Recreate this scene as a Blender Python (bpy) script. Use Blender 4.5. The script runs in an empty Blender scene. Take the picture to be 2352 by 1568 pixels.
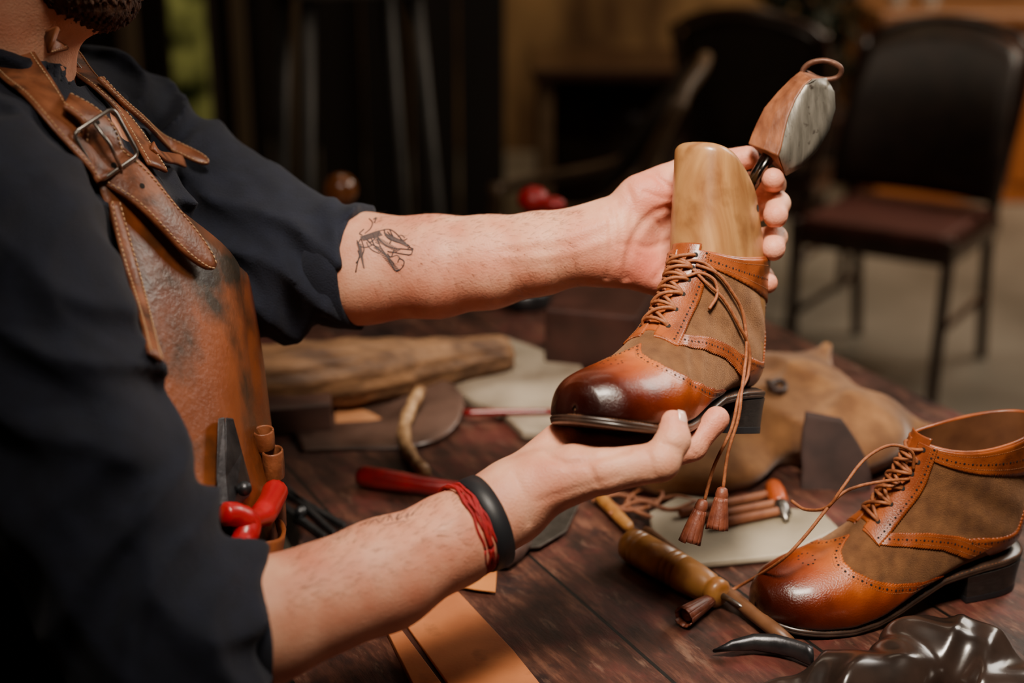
import bpy, math, random
import numpy as np
from mathutils import Vector, Matrix, Euler
from mathutils.bvhtree import BVHTree
random.seed(4); rng=np.random.default_rng(4)
A=lambda *a: np.array(a,dtype=float)
F=2352*50/36; TH=math.radians(19); CAM=A(0,0,1.4); TZ=.75
fw=A(0,math.cos(TH),-math.sin(TH)); up=A(0,math.sin(TH),math.cos(TH)); rt=A(1,0,0)
def ray(px,py): return fw+(px-1176)/F*rt-(py-784)/F*up
def P(px,py,d): return CAM+d*ray(px,py)
def T(px,py,z=TZ):
    v=ray(px,py); return CAM+v*((z-CAM[2])/v[2])
def proj(X):
    X=np.atleast_2d(X)-CAM; d=X@fw
    return np.stack([1176+F*(X@rt)/d,784-F*(X@up)/d],1),d
def nrm(v): v=np.asarray(v,float); return v/(np.linalg.norm(v,axis=-1,keepdims=True)+1e-12)
def spl(pts,n=6,close=False):
    p=np.asarray(pts,float)
    if close: q=np.vstack([p[-1],p,p[0],p[1]])
    else: q=np.vstack([2*p[0]-p[1],p,2*p[-1]-p[-2]])
    out=[]
    for i in range(1,len(q)-2):
        a,b,c,d=q[i-1],q[i],q[i+1],q[i+2]
        for k in range(n):
            t=k/n; out.append(.5*((2*b)+(-a+c)*t+(2*a-5*b+4*c-d)*t*t+(-a+3*b-3*c+d)*t**3))
    if not close: out.append(q[-2])
    return np.array(out)
def smooth(a,n=2):
    a=a.copy()
    for _ in range(n): a[1:-1]=(a[:-2]+2*a[1:-1]+a[2:])/4
    return a
class B:
    def __init__(s): s.v=[]; s.f=[]; s.n=0
    def add(s,v,f):
        v=np.asarray(v,float); s.v.append(v); s.f+= [tuple(int(i)+s.n for i in q) for q in f]; s.n+=len(v); return s
    def V(s): return np.vstack(s.v)
def xf(M,v):
    M=np.array(M); return v@M[:3,:3].T+M[:3,3]
ROOT={}
def build(b,name,m,parent=None,world=True,smoothf=True,bevel=0,label=None,attr=None):
    v=b.V(); org=None
    if parent is not None and world: v=xf(ROOT[parent.name].inverted(),v)
    if parent is None:
        org=A((v[:,0].min()+v[:,0].max())/2,(v[:,1].min()+v[:,1].max())/2,v[:,2].min()); v=v-org
    me=bpy.data.meshes.new(name); me.from_pydata(v.tolist(),[],b.f); me.update()
    if smoothf and not bevel: me.polygons.foreach_set('use_smooth',[True]*len(me.polygons))
    if attr is not None:
        at=me.attributes.new('red','FLOAT','POINT'); at.data.foreach_set('value',np.asarray(attr,dtype=np.float32))
    me.materials.append(m); o=bpy.data.objects.new(name,me); bpy.context.collection.objects.link(o)
    if parent is not None:
        o.parent=parent; ROOT[o.name]=ROOT[parent.name]
    else:
        o.location=org; ROOT[o.name]=Matrix.Translation(Vector(org))
    if bevel:
        md=o.modifiers.new('bevel','BEVEL'); md.width=bevel; md.segments=2; md.limit_method='ANGLE'; md.angle_limit=.6
    if label: o['label']=label
    return o
def solid(o,th,off=0):
    md=o.modifiers.new('s','SOLIDIFY'); md.thickness=th; md.offset=off; return o
def thing(name,label,cat,M=None,group=None):
    if not isinstance(M,Matrix): M=Matrix.Translation(Vector(M))
    o=bpy.data.objects.new(name,None); bpy.context.collection.objects.link(o); o.matrix_world=M; o.empty_display_size=.02
    ROOT[o.name]=M.copy(); tag(o,label,cat,group); return o
def tag(o,label,cat,group=None):
    o['label']=label; o['category']=cat
    if group: o['group']=group
    return o
def struct(o): o['kind']='structure'; return o
def frames(p):
    t=nrm(np.gradient(p,axis=0)); n=np.zeros_like(p)
    a=A(0,0,1) if abs(t[0][2])<.9 else A(1,0,0)
    n[0]=nrm(np.cross(t[0],a))
    for i in range(1,len(p)):
        q=n[i-1]-t[i]*(n[i-1]@t[i]); n[i]=nrm(q)
    return t,n,np.cross(t,n)
def tube(p,r,n=8):
    p=np.asarray(p,float); r=np.broadcast_to(np.asarray(r,float),(len(p),))
    t,a,b=frames(p); an=np.arange(n)/n*2*math.pi
    v=(p[:,None]+r[:,None,None]*(np.cos(an)[None,:,None]*a[:,None]+np.sin(an)[None,:,None]*b[:,None])).reshape(-1,3)
    f=[]; m=len(p)
    for i in range(m-1):
        for j in range(n):
            k=(j+1)%n; f.append((i*n+j,i*n+k,(i+1)*n+k,(i+1)*n+j))
    f.append(tuple(range(n-1,-1,-1))); f.append(tuple(range((m-1)*n,m*n)))
    return v,f
def ribbon(p,nn,w,th):
    p=np.asarray(p,float); t=nrm(np.gradient(p,axis=0)); nn=nrm(nn-t*np.sum(nn*t,1,keepdims=True)); s=np.cross(t,nn)
    w=np.broadcast_to(np.asarray(w,float),(len(p),))
    sec=[(-.5,-.3),(-.5,.3),(-.44,.5),(0,.62),(.44,.5),(.5,.3),(.5,-.3),(.44,-.5),(-.44,-.5)]; n=len(sec)
    v=[]
    for i in range(len(p)):
        for a,b in sec: v.append(p[i]+s[i]*a*w[i]+nn[i]*b*th)
    f=[]
    for i in range(len(p)-1):
        for j in range(n):
            k=(j+1)%n; f.append((i*n+j,i*n+k,(i+1)*n+k,(i+1)*n+j))
    f.append(tuple(range(n-1,-1,-1))); f.append(tuple(range((len(p)-1)*n,len(p)*n)))
    return v,f
def grid(V3):
    V3=np.asarray(V3,float); n,m=V3.shape[:2]; f=[(i*m+j,i*m+j+1,(i+1)*m+j+1,(i+1)*m+j) for i in range(n-1) for j in range(m-1)]
    return V3.reshape(-1,3),f
def loft(rings,caps=True):
    n=len(rings[0]); v=np.vstack(rings); f=[]
    for i in range(len(rings)-1):
        for j in range(n):
            k=(j+1)%n; f.append((i*n+j,i*n+k,(i+1)*n+k,(i+1)*n+j))
    if caps: f.append(tuple(range(n-1,-1,-1))); f.append(tuple(range((len(rings)-1)*n,len(rings)*n)))
    return v,f
def lathe(a,b,prof,n=20):
    a=np.asarray(a,float);b=np.asarray(b,float); d=b-a; t=nrm(d); x=nrm(np.cross(t,A(0,0,1) if abs(t[2])<.9 else A(1,0,0))); y=np.cross(x,t)
    an=np.arange(n)/n*2*math.pi
    return loft([a+d*q+r*(np.cos(an)[:,None]*x+np.sin(an)[:,None]*y) for q,r in prof])
def box(c,s,rz=0):
    c=np.asarray(c,float); s=np.asarray(s,float)/2
    v=A(*[[x,y,z] for x in(-1,1) for y in(-1,1) for z in(-1,1)])*s
    R=np.array(Matrix.Rotation(rz,3,'Z'))
    return v@R.T+c,[(0,1,3,2),(4,6,7,5),(0,4,5,1),(2,3,7,6),(0,2,6,4),(1,5,7,3)]
def prism(poly,h):
    p=np.asarray(poly,float); n=len(p); q=p+np.asarray(h,float)
    return np.vstack([p,q]),[tuple(range(n-1,-1,-1)),tuple(range(n,2*n))]+[(i,(i+1)%n,(i+1)%n+n,i+n) for i in range(n)]
def disc(c,n,r,k=8,h=.0003):
    n=nrm(n); x=nrm(np.cross(n,A(.3,.5,.81))); y=np.cross(n,x)
    an=np.arange(k)/k*2*math.pi
    v=np.vstack([c+r*(np.cos(an)[:,None]*x+np.sin(an)[:,None]*y),[c+n*h]])
    return v,[(i,(i+1)%k,k) for i in range(k)]
def ball(c,r,n=16,m=10):
    c=np.asarray(c,float); r=np.broadcast_to(np.asarray(r,float),(3,)); rings=[]
    for i in range(1,m):
        th=math.pi*i/m; an=np.arange(n)/n*2*math.pi
        rings.append(c+np.stack([np.cos(an)*math.sin(th)*r[0],np.sin(an)*math.sin(th)*r[1],np.full(n,-math.cos(th)*r[2])],1))
    return loft(rings)
class G:
    def __init__(s,lo,hi,h):
        s.lo=np.asarray(lo,float); s.h=h; n=np.ceil((np.asarray(hi)-s.lo)/h).astype(int)+1
        ax=[(s.lo[i]+np.arange(n[i])*h).astype(np.float32) for i in range(3)]
        s.X=ax[0][:,None,None]; s.Y=ax[1][None,:,None]; s.Z=ax[2][None,None,:]
    def cone(s,a,b,r1,r2):
        a=np.asarray(a,np.float32); d=np.asarray(b,np.float32)-a; l=float(d@d)+1e-12
        x=s.X-a[0];y=s.Y-a[1];z=s.Z-a[2]
        t=np.clip((x*d[0]+y*d[1]+z*d[2])/np.float32(l),0,1)
        return np.sqrt((x-t*d[0])**2+(y-t*d[1])**2+(z-t*d[2])**2)-(np.float32(r1)+np.float32(r2-r1)*t)
    def ell(s,c,r,R=None):
        x=s.X-np.float32(c[0]);y=s.Y-np.float32(c[1]);z=s.Z-np.float32(c[2])
        if R is not None:
            R=np.asarray(R,np.float32); x,y,z=[R[0,i]*x+R[1,i]*y+R[2,i]*z for i in range(3)]
        r=np.asarray(r,np.float32)
        k0=np.sqrt((x/r[0])**2+(y/r[1])**2+(z/r[2])**2); k1=np.sqrt((x/r[0]**2)**2+(y/r[1]**2)**2+(z/r[2]**2)**2)+1e-6
        return k0*(k0-1)/k1
    def plane(s,c,n):
        n=nrm(n).astype(np.float32); return (s.X-np.float32(c[0]))*n[0]+(s.Y-np.float32(c[1]))*n[1]+(s.Z-np.float32(c[2]))*n[2]
def smin(a,b,k):
    if a is None: return b
    h=np.maximum(k-np.abs(a-b),0)/k; return np.minimum(a,b)-h*h*np.float32(k/4)
def snet(g,f):
    f=f.astype(np.float32); nx,ny,nz=f.shape
    ins=f<0; c=np.zeros((nx-1,ny-1,nz-1),np.int8)
    for i in(0,1):
        for j in(0,1):
            for k in(0,1): c+=ins[i:nx-1+i,j:ny-1+j,k:nz-1+k]
    act=np.argwhere((c>0)&(c<8)); idx=-np.ones(c.shape,np.int64); idx[tuple(act.T)]=np.arange(len(act))
    pos=np.zeros((len(act),3)); cnt=np.zeros(len(act))
    cor=[(i,j,k) for i in(0,1) for j in(0,1) for k in(0,1)]
    for a in cor:
        for ax in range(3):
            if a[ax]==0:
                b=list(a); b[ax]=1
                pa=act+np.array(a); pb=act+np.array(b); fa=f[tuple(pa.T)]; fb=f[tuple(pb.T)]
                m=(fa<0)!=(fb<0); t=np.where(m,fa/(fa-fb+1e-20),0)
                q=pa+(pb-pa)*t[:,None]; pos[m]+=q[m]; cnt[m]+=1
    pos/=cnt[:,None]; V=g.lo+pos*g.h; faces=[]
    for ax in range(3):
        o1,o2=(ax+1)%3,(ax+2)%3
        s0=[slice(None)]*3; s1=[slice(None)]*3; s0[ax]=slice(0,-1); s1[ax]=slice(1,None)
        a=ins[tuple(s0)]; b=ins[tuple(s1)]; e=np.argwhere(a!=b)
        e=e[(e[:,o1]>0)&(e[:,o2]>0)&(e[:,o1]<f.shape[o1]-1)&(e[:,o2]<f.shape[o2]-1)]
        fl=a[tuple(e.T)]
        def cell(d1,d2):
            q=e.copy(); q[:,o1]-=d1; q[:,o2]-=d2; return idx[tuple(q.T)]
        q=np.stack([cell(1,1),cell(0,1),cell(0,0),cell(1,0)],1); q[~fl]=q[~fl][:,::-1]; faces.append(q)
    return V,np.vstack(faces).tolist()
def bvh_of(v,f): return BVHTree.FromPolygons([tuple(x) for x in v],[tuple(q) for q in f])
def hit(px,py,bv,off=0,dd=1.15):
    best=None; d=nrm(ray(px,py))
    for b in bv:
        r=b.ray_cast(Vector(CAM),Vector(d))
        if r[0] is not None and (best is None or r[3]<best[2]): best=(A(*r[0]),A(*r[1]),r[3])
    if best is None: return P(px,py,dd),nrm(-d)
    n=best[1]
    if n@d>0: n=-n
    return best[0]+n*off,n
def mat(name,c1,c2=None,sc=20,rough=.5,metal=0,bump=0,bsc=300,coat=0,sheen=0,sss=0,st=(1,1,1),lo=.35,hi=.65,bd=.001,emit=0,rv=0,red=None,sheenc=None,xr=None,det=5,stain=None,dist=0):
    m=bpy.data.materials.new(name); m.use_nodes=True; nt=m.node_tree; N=nt.nodes; L=nt.links
    bs=N['Principled BSDF']; bs.inputs['Roughness'].default_value=rough; bs.inputs['Metallic'].default_value=metal
    tc=N.new('ShaderNodeTexCoord'); mp=N.new('ShaderNodeMapping'); mp.inputs['Scale'].default_value=st
    L.new(tc.outputs['Object'],mp.inputs['Vector'])
    out=None
    if c2 is not None:
        nz=N.new('ShaderNodeTexNoise'); nz.inputs['Scale'].default_value=sc; nz.inputs['Detail'].default_value=det; nz.inputs['Distortion'].default_value=dist; L.new(mp.outputs[0],nz.inputs['Vector'])
        cr=N.new('ShaderNodeValToRGB'); cr.color_ramp.elements[0].position=lo; cr.color_ramp.elements[1].position=hi
        cr.color_ramp.elements[0].color=(*c1,1); cr.color_ramp.elements[1].color=(*c2,1); L.new(nz.outputs[0],cr.inputs[0]); out=cr.outputs[0]
        if rv:
            mr=N.new('ShaderNodeMapRange'); mr.inputs[3].default_value=rough-rv; mr.inputs[4].default_value=rough+rv; mr.inputs[1].default_value=.3; mr.inputs[2].default_value=.7
            L.new(nz.outputs[0],mr.inputs[0]); L.new(mr.outputs[0],bs.inputs['Roughness'])
    else: bs.inputs['Base Color'].default_value=(*c1,1)
    if stain is not None:
        n3=N.new('ShaderNodeTexNoise'); n3.inputs['Scale'].default_value=stain[1]; n3.inputs['Detail'].default_value=7; L.new(tc.outputs['Object'],n3.inputs['Vector'])
        r3=N.new('ShaderNodeMapRange'); r3.inputs[1].default_value=stain[2]; r3.inputs[2].default_value=stain[3]; L.new(n3.outputs[0],r3.inputs[0])
        mx=N.new('ShaderNodeMix'); mx.data_type='RGBA'; L.new(r3.outputs[0],mx.inputs[0]); L.new(out,mx.inputs[6]); mx.inputs[7].default_value=(*stain[0],1); out=mx.outputs[2]
    if red is not None:
        at=N.new('ShaderNodeAttribute'); at.attribute_name='red'; mx=N.new('ShaderNodeMix'); mx.data_type='RGBA'
        L.new(at.outputs['Fac'],mx.inputs[0]); L.new(out,mx.inputs[6]); mx.inputs[7].default_value=(*red,1); out=mx.outputs[2]
    if xr is not None:
        sp=N.new('ShaderNodeSeparateXYZ'); L.new(tc.outputs['Object'],sp.inputs[0])
        for ax,x0,x1,stops in xr:
            r2=N.new('ShaderNodeValToRGB'); e=r2.color_ramp.elements
            mr=N.new('ShaderNodeMapRange'); mr.inputs[1].default_value=x0; mr.inputs[2].default_value=x1; L.new(sp.outputs[ax],mr.inputs[0]); L.new(mr.outputs[0],r2.inputs[0])
            e[0].position=stops[0][0]; e[0].color=(*stops[0][1],1); e[1].position=stops[-1][0]; e[1].color=(*stops[-1][1],1)
            for p_,c_ in stops[1:-1]: q=e.new(p_); q.color=(*c_,1)
            mx=N.new('ShaderNodeMix'); mx.data_type='RGBA'; mx.blend_type='MULTIPLY'; mx.inputs[0].default_value=1
            L.new(out,mx.inputs[6]); L.new(r2.outputs[0],mx.inputs[7]); out=mx.outputs[2]
    if out is not None: L.new(out,bs.inputs['Base Color'])
    if bump:
        n2=N.new('ShaderNodeTexNoise'); n2.inputs['Scale'].default_value=bsc; n2.inputs['Detail'].default_value=4; L.new(mp.outputs[0],n2.inputs['Vector'])
        bp=N.new('ShaderNodeBump'); bp.inputs['Strength'].default_value=bump; bp.inputs['Distance'].default_value=bd
        L.new(n2.outputs[0],bp.inputs['Height']); L.new(bp.outputs[0],bs.inputs['Normal'])
    if coat: bs.inputs['Coat Weight'].default_value=coat; bs.inputs['Coat Roughness'].default_value=.15
    if sheen:
        bs.inputs['Sheen Weight'].default_value=sheen; bs.inputs['Sheen Roughness'].default_value=.4
        if sheenc: bs.inputs['Sheen Tint'].default_value=(*sheenc,1)
    if sss: bs.inputs['Subsurface Weight'].default_value=sss; bs.inputs['Subsurface Radius'].default_value=(.012,.004,.002); bs.inputs['Subsurface Scale'].default_value=1
    if emit:
        bs.inputs['Emission Strength'].default_value=emit
        if out is not None: L.new(out,bs.inputs['Emission Color'])
        else: bs.inputs['Emission Color'].default_value=(*c1,1)
    return m
M_=mat
K={}
K['skin']=mat('skin',(.64,.265,.155),(.82,.43,.275),sc=38,rough=.52,bump=.7,bsc=520,sss=.1,bd=.0008,red=(.62,.115,.07),lo=.3,hi=.7,det=10,stain=((.62,.205,.12),14,.50,.75))
K['nail']=mat('nail',(.85,.52,.42),rough=.2,coat=.6)
K['hairs']=mat('arm_hair',(.05,.022,.010),rough=.6)
K['shirt']=mat('navy_knit',(.0040,.0058,.0145),(.0066,.0092,.0220),sc=60,rough=.92,bump=.9,bsc=700,sheen=.05)
K['trouser']=mat('trouser_cloth',(.02,.02,.025),(.03,.03,.035),rough=.9,bump=.3)
K['beard']=mat('beard_hair',(.035,.014,.007),(.12,.050,.022),sc=300,rough=.8,bump=1,bsc=500,st=(1,1,.3),bd=.004,det=8)
K['apron']=mat('apron_leather',(.13,.029,.007),(.32,.084,.019),sc=8,rough=.42,bump=.5,bsc=170,rv=.12,det=9,lo=.32,hi=.66,stain=((.020,.014,.006),11,.46,.60))
K['strap']=mat('strap_leather',(.13,.036,.013),(.29,.093,.034),sc=34,rough=.45,bump=.4,bsc=300,rv=.1,det=8,stain=((.05,.018,.008),40,.52,.72))
K['thread']=mat('cream_thread',(.58,.36,.19),(.45,.26,.13),sc=200,rough=.8)
K['tan_thread']=mat('tan_thread',(.28,.10,.034),(.22,.078,.023),sc=200,rough=.8)
K['hole']=mat('dark_hole',(.01,.006,.004),rough=.9)
K['steel']=mat('steel',(.36,.33,.30),(.24,.22,.20),sc=80,rough=.36,metal=1)
K['dsteel']=mat('dark_steel',(.05,.05,.055),(.10,.10,.105),sc=60,rough=.4,metal=.9,bump=.2)
K['red']=mat('red_plastic',(.58,.006,.012),(.42,.004,.01),sc=20,rough=.35,coat=.2)
K['redwood']=mat('red_lacquer',(.26,.006,.008),(.13,.004,.006),sc=40,rough=.3,coat=.3)
K['redthread']=mat('red_thread',(.42,.006,.010),(.25,.004,.008),sc=300,rough=.7)
K['black']=mat('black_rubber',(.012,.013,.016),rough=.5)
K['ink']=mat('tattoo_ink',(.045,.033,.035),rough=.6)
K['inkf']=mat('faded_ink',(.22,.11,.09),rough=.6)
K['suede']=mat('brown_suede',(.100,.037,.011),(.195,.080,.025),sc=80,rough=.95,bump=1,bsc=1300,sheen=.45,sheenc=(.7,.38,.2),det=10,lo=.3,hi=.7)
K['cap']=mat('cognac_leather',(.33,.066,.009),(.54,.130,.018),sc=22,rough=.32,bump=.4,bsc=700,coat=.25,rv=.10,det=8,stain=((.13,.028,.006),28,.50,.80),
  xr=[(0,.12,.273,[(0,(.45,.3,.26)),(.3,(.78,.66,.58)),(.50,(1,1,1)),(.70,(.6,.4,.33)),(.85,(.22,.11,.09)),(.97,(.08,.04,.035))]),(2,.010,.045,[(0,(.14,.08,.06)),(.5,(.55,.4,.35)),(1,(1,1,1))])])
K['calf']=mat('cognac_trim_leather',(.19,.038,.008),(.37,.086,.016),sc=40,rough=.33,bump=.35,bsc=900,coat=.25,det=8,lo=.3,hi=.7,stain=((.09,.02,.006),45,.52,.80))
K['lining']=mat('lining_leather',(.10,.035,.013),(.16,.06,.022),sc=30,rough=.6)
K['sole']=mat('dark_sole',(.026,.014,.009),(.05,.027,.018),sc=60,rough=.36,coat=.2)
K['heel']=mat('black_heel',(.010,.009,.009),(.03,.027,.025),sc=200,rough=.4,st=(1,1,8))
K['lace']=mat('brown_lace',(.21,.058,.018),(.34,.11,.034),sc=300,rough=.6,bump=.4,bsc=900)
K['tassel']=mat('tassel_leather',(.12,.028,.013),(.20,.052,.023),sc=100,rough=.5,bump=.4)
K['lastw']=mat('last_wood',(.24,.092,.026),(.50,.255,.088),sc=30,rough=.38,bump=.3,bsc=90,coat=.25,st=(1,1,.28),det=10,lo=.30,hi=.66,stain=((.15,.055,.017),30,.54,.76),dist=1.2)
K['handlew']=mat('handle_wood',(.11,.032,.012),(.28,.10,.04),sc=110,rough=.45,bump=.5,bsc=200,st=(1,1,.22),det=9,lo=.3,hi=.7)
K['greyw']=mat('grey_worn_face',(.10,.09,.072),(.22,.20,.165),sc=190,rough=.38,metal=.35,bump=.5,bsc=300,st=(1,1,.10),det=10,lo=.3,hi=.7,stain=((.05,.038,.03),130,.62,.72))
K['iron']=mat('rust_iron',(.09,.040,.026),(.17,.075,.045),sc=80,rough=.5,metal=.5,bump=.4)
K['rod']=mat('rod_steel',(.06,.055,.05),(.15,.14,.13),sc=30,rough=.22,metal=1)
cd=bpy.data.cameras.new('camera'); cam=bpy.data.objects.new('camera',cd); bpy.context.collection.objects.link(cam)
cd.lens=50; cd.sensor_width=36; cam.location=CAM; cam.rotation_euler=(math.pi/2-TH,0,0); cd.clip_start=.05
cd.dof.use_dof=True; cd.dof.focus_distance=1.2; cd.dof.aperture_fstop=2.6
bpy.context.scene.camera=cam
def pose(loc,pix,x0,mask,w=None,it=60):
    x=np.array(x0,float); loc=np.asarray(loc,float); pix=np.asarray(pix,float); w=np.ones(len(loc)) if w is None else np.asarray(w,float)
    def Mx(x): return Matrix.Translation(x[3:6])@Euler(x[:3],'XYZ').to_matrix().to_4x4()
    def res(x): q,d=proj(xf(Mx(x),loc)); return ((q-pix)*w[:,None]).ravel()
    ids=[i for i in range(6) if mask[i]]; lam=1.
    r=res(x)
    for _ in range(it):
        J=np.zeros((len(r),len(ids)))
        for k,i in enumerate(ids):
            y=x.copy(); y[i]+=1e-5; J[:,k]=(res(y)-r)/1e-5
        dx=np.linalg.solve(J.T@J+lam*np.diag(np.diag(J.T@J)+1e-6),-J.T@r); y=x.copy(); y[ids]+=dx; r2=res(y)
        if r2@r2<r@r: x,r,lam=y,r2,lam*.4
        else: lam*=3
    return Mx(x)
FS=.87
WX=lambda x: np.where(np.asarray(x,float)<.13,x,.13+(np.asarray(x,float)-.13)*FS)
KEY=np.array([
[.000,.2912,.0210,.2912,.0170,.0015,.80,2.4,3],
[.008,.2900,.0300,.2900,.0130,.0110,.82,2.4,3.5],
[.03,.286,.038,.286,.012,.0210,.85,2.3,4],
[.09,.271,.046,.272,.010,.0355,.88,2.3,4],
[.18,.247,.052,.247,.008,.0455,.88,2.2,4],
[.30,.212,.061,.212,.007,.0505,.88,2.05,4],
[.40,.186,.073,.175,.011,.0485,.86,1.95,4],
[.50,.166,.089,.130,.024,.0425,.80,1.9,3.4],
[.60,.151,.105,.074,.036,.0385,.70,1.9,2.8],
[.70,.139,.120,.020,.039,.0365,.62,1.95,2.4],
[.78,.131,.131,.002,.050,.0355,.56,2.0,2.2],
[.90,.124,.144,-.001,.105,.0350,.5,2.1,2.1],
[1.0,.120,.156,-.004,.163,.0355,.5,2.1,2.1]])
KEY[:,1]=WX(KEY[:,1])+np.interp(KEY[:,0],[.45,.6,1],[0,.002,.001]); KEY[:,3]=WX(KEY[:,3])
sd=np.linspace(0,1,401); TAB=np.stack([np.interp(sd,KEY[:,0],KEY[:,i]) for i in range(1,9)],1)
T0=TAB.copy()
for _ in range(120): TAB[2:-2]=(TAB[1:-3]+2*TAB[2:-2]+TAB[3:-1])/4
bl=np.clip((sd-.02)/.05,0,1)[:,None]; TAB=T0*(1-bl)+TAB*bl
def S(s,v):
    s=np.asarray(s,float); v=np.asarray(v,float); s,v=np.broadcast_arrays(s,v)
    def core(s,v):
        q=[np.interp(s,sd,TAB[:,i]) for i in range(8)]; Rx,Rz,Lx,Lz,w,am,n,m=q; c=np.abs(v)
        f1=np.clip(c/.6,0,1)*math.pi/2; f2=np.clip((c-.6)/.4,0,1)*math.pi/2
        a=np.where(c<.6,am*(1-np.cos(f1)**(2/n)),am+(1-am)*np.sin(f2)**(2/m)); wd=np.where(c<.6,np.sin(f1)**(2/n),np.clip(np.cos(f2),0,1)**(2/m))
        return np.stack([Rx+a*(Lx-Rx),np.sign(v)*w*wd,Rz+a*(Lz-Rz)],-1)
    p=core(np.minimum(s,1),v); ex=(s>1)
    if ex.any():
        d=(core(np.full_like(s,1.),v)-core(np.full_like(s,.95),v))/.05; p=p+d*np.maximum(s-1,0)[...,None]
    x,z=p[...,0],p[...,2]
    cr=.0013*np.sin(x*220+z*120+1.3*np.sin(v*7))*np.exp(-((x-.160)/.03)**2-((z-.06)/.03)**2)+.0014*np.sin(z*150-x*90+v*3)*np.exp(-((x-.06)/.05)**2-((z-.10)/.035)**2)
    p=p.copy(); p[...,1]+=np.sign(v)*cr*np.clip(np.abs(v)*4,0,1); p[...,2]+=cr*.4*np.clip(1-np.abs(v),0,1)
    p[...,2]-=.007*np.sin(np.pi*np.clip(np.abs(v),0,1))**2*np.clip((s-.75)/.25,0,1.2)
    return p
def SN(s,v,off=0):
    s,v=np.broadcast_arrays(np.asarray(s,float),np.asarray(v,float)); e=.004
    p=S(s,v); ds=S(np.minimum(s+e,1.2),v)-S(np.maximum(s-e,0.0005),v); dv=S(s,v+e)-S(s,v-e)
    n=nrm(np.cross(ds,dv)); 
    c=np.stack([(np.interp(s,sd,TAB[:,0])+np.interp(s,sd,TAB[:,2]))/2-np.where(s<.03,.01,0),np.zeros_like(s),(np.interp(s,sd,TAB[:,1])+np.interp(s,sd,TAB[:,3]))/2],-1)
    sg=np.sign(np.sum(n*(p-c),-1,keepdims=True)); n=n*np.where(sg==0,1,sg)
    return p+n*np.asarray(off)[...,None] if np.ndim(off) else p+n*off, n
def patch(Sg,Vg,off,closed0=False):
    Sg=np.pad(Sg,1,mode='edge'); Vg=np.pad(Vg,1,mode='edge'); O=np.full(Sg.shape,float(off)); O[-1]=-.0004; O[:,0]=O[:,-1]=-.0004
    if not closed0: O[0]=-.0004
    return grid(SN(Sg,Vg,O)[0])
tri=lambda x: 2*np.abs(x-np.floor(x+.5))
def capb(v):
    c=np.abs(v); return np.interp(c,[0,.035,.08,.16,.26,.36,.46,.56,.66,.72],[.392,.355,.322,.308,.325,.370,.425,.480,.535,.55])
def curvept(sv,off):
    sv=np.asarray(sv,float); return SN(sv[:,0],sv[:,1],off)
def resamp(sv,step):
    sv=np.asarray(sv,float); p=S(sv[:,0],sv[:,1]); d=np.concatenate([[0],np.cumsum(np.linalg.norm(np.diff(p,axis=0),axis=1))])
    n=max(2,int(d[-1]/step)); q=np.linspace(0,d[-1],n); return np.stack([np.interp(q,d,sv[:,0]),np.interp(q,d,sv[:,1])],1)
HH=.032
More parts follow.
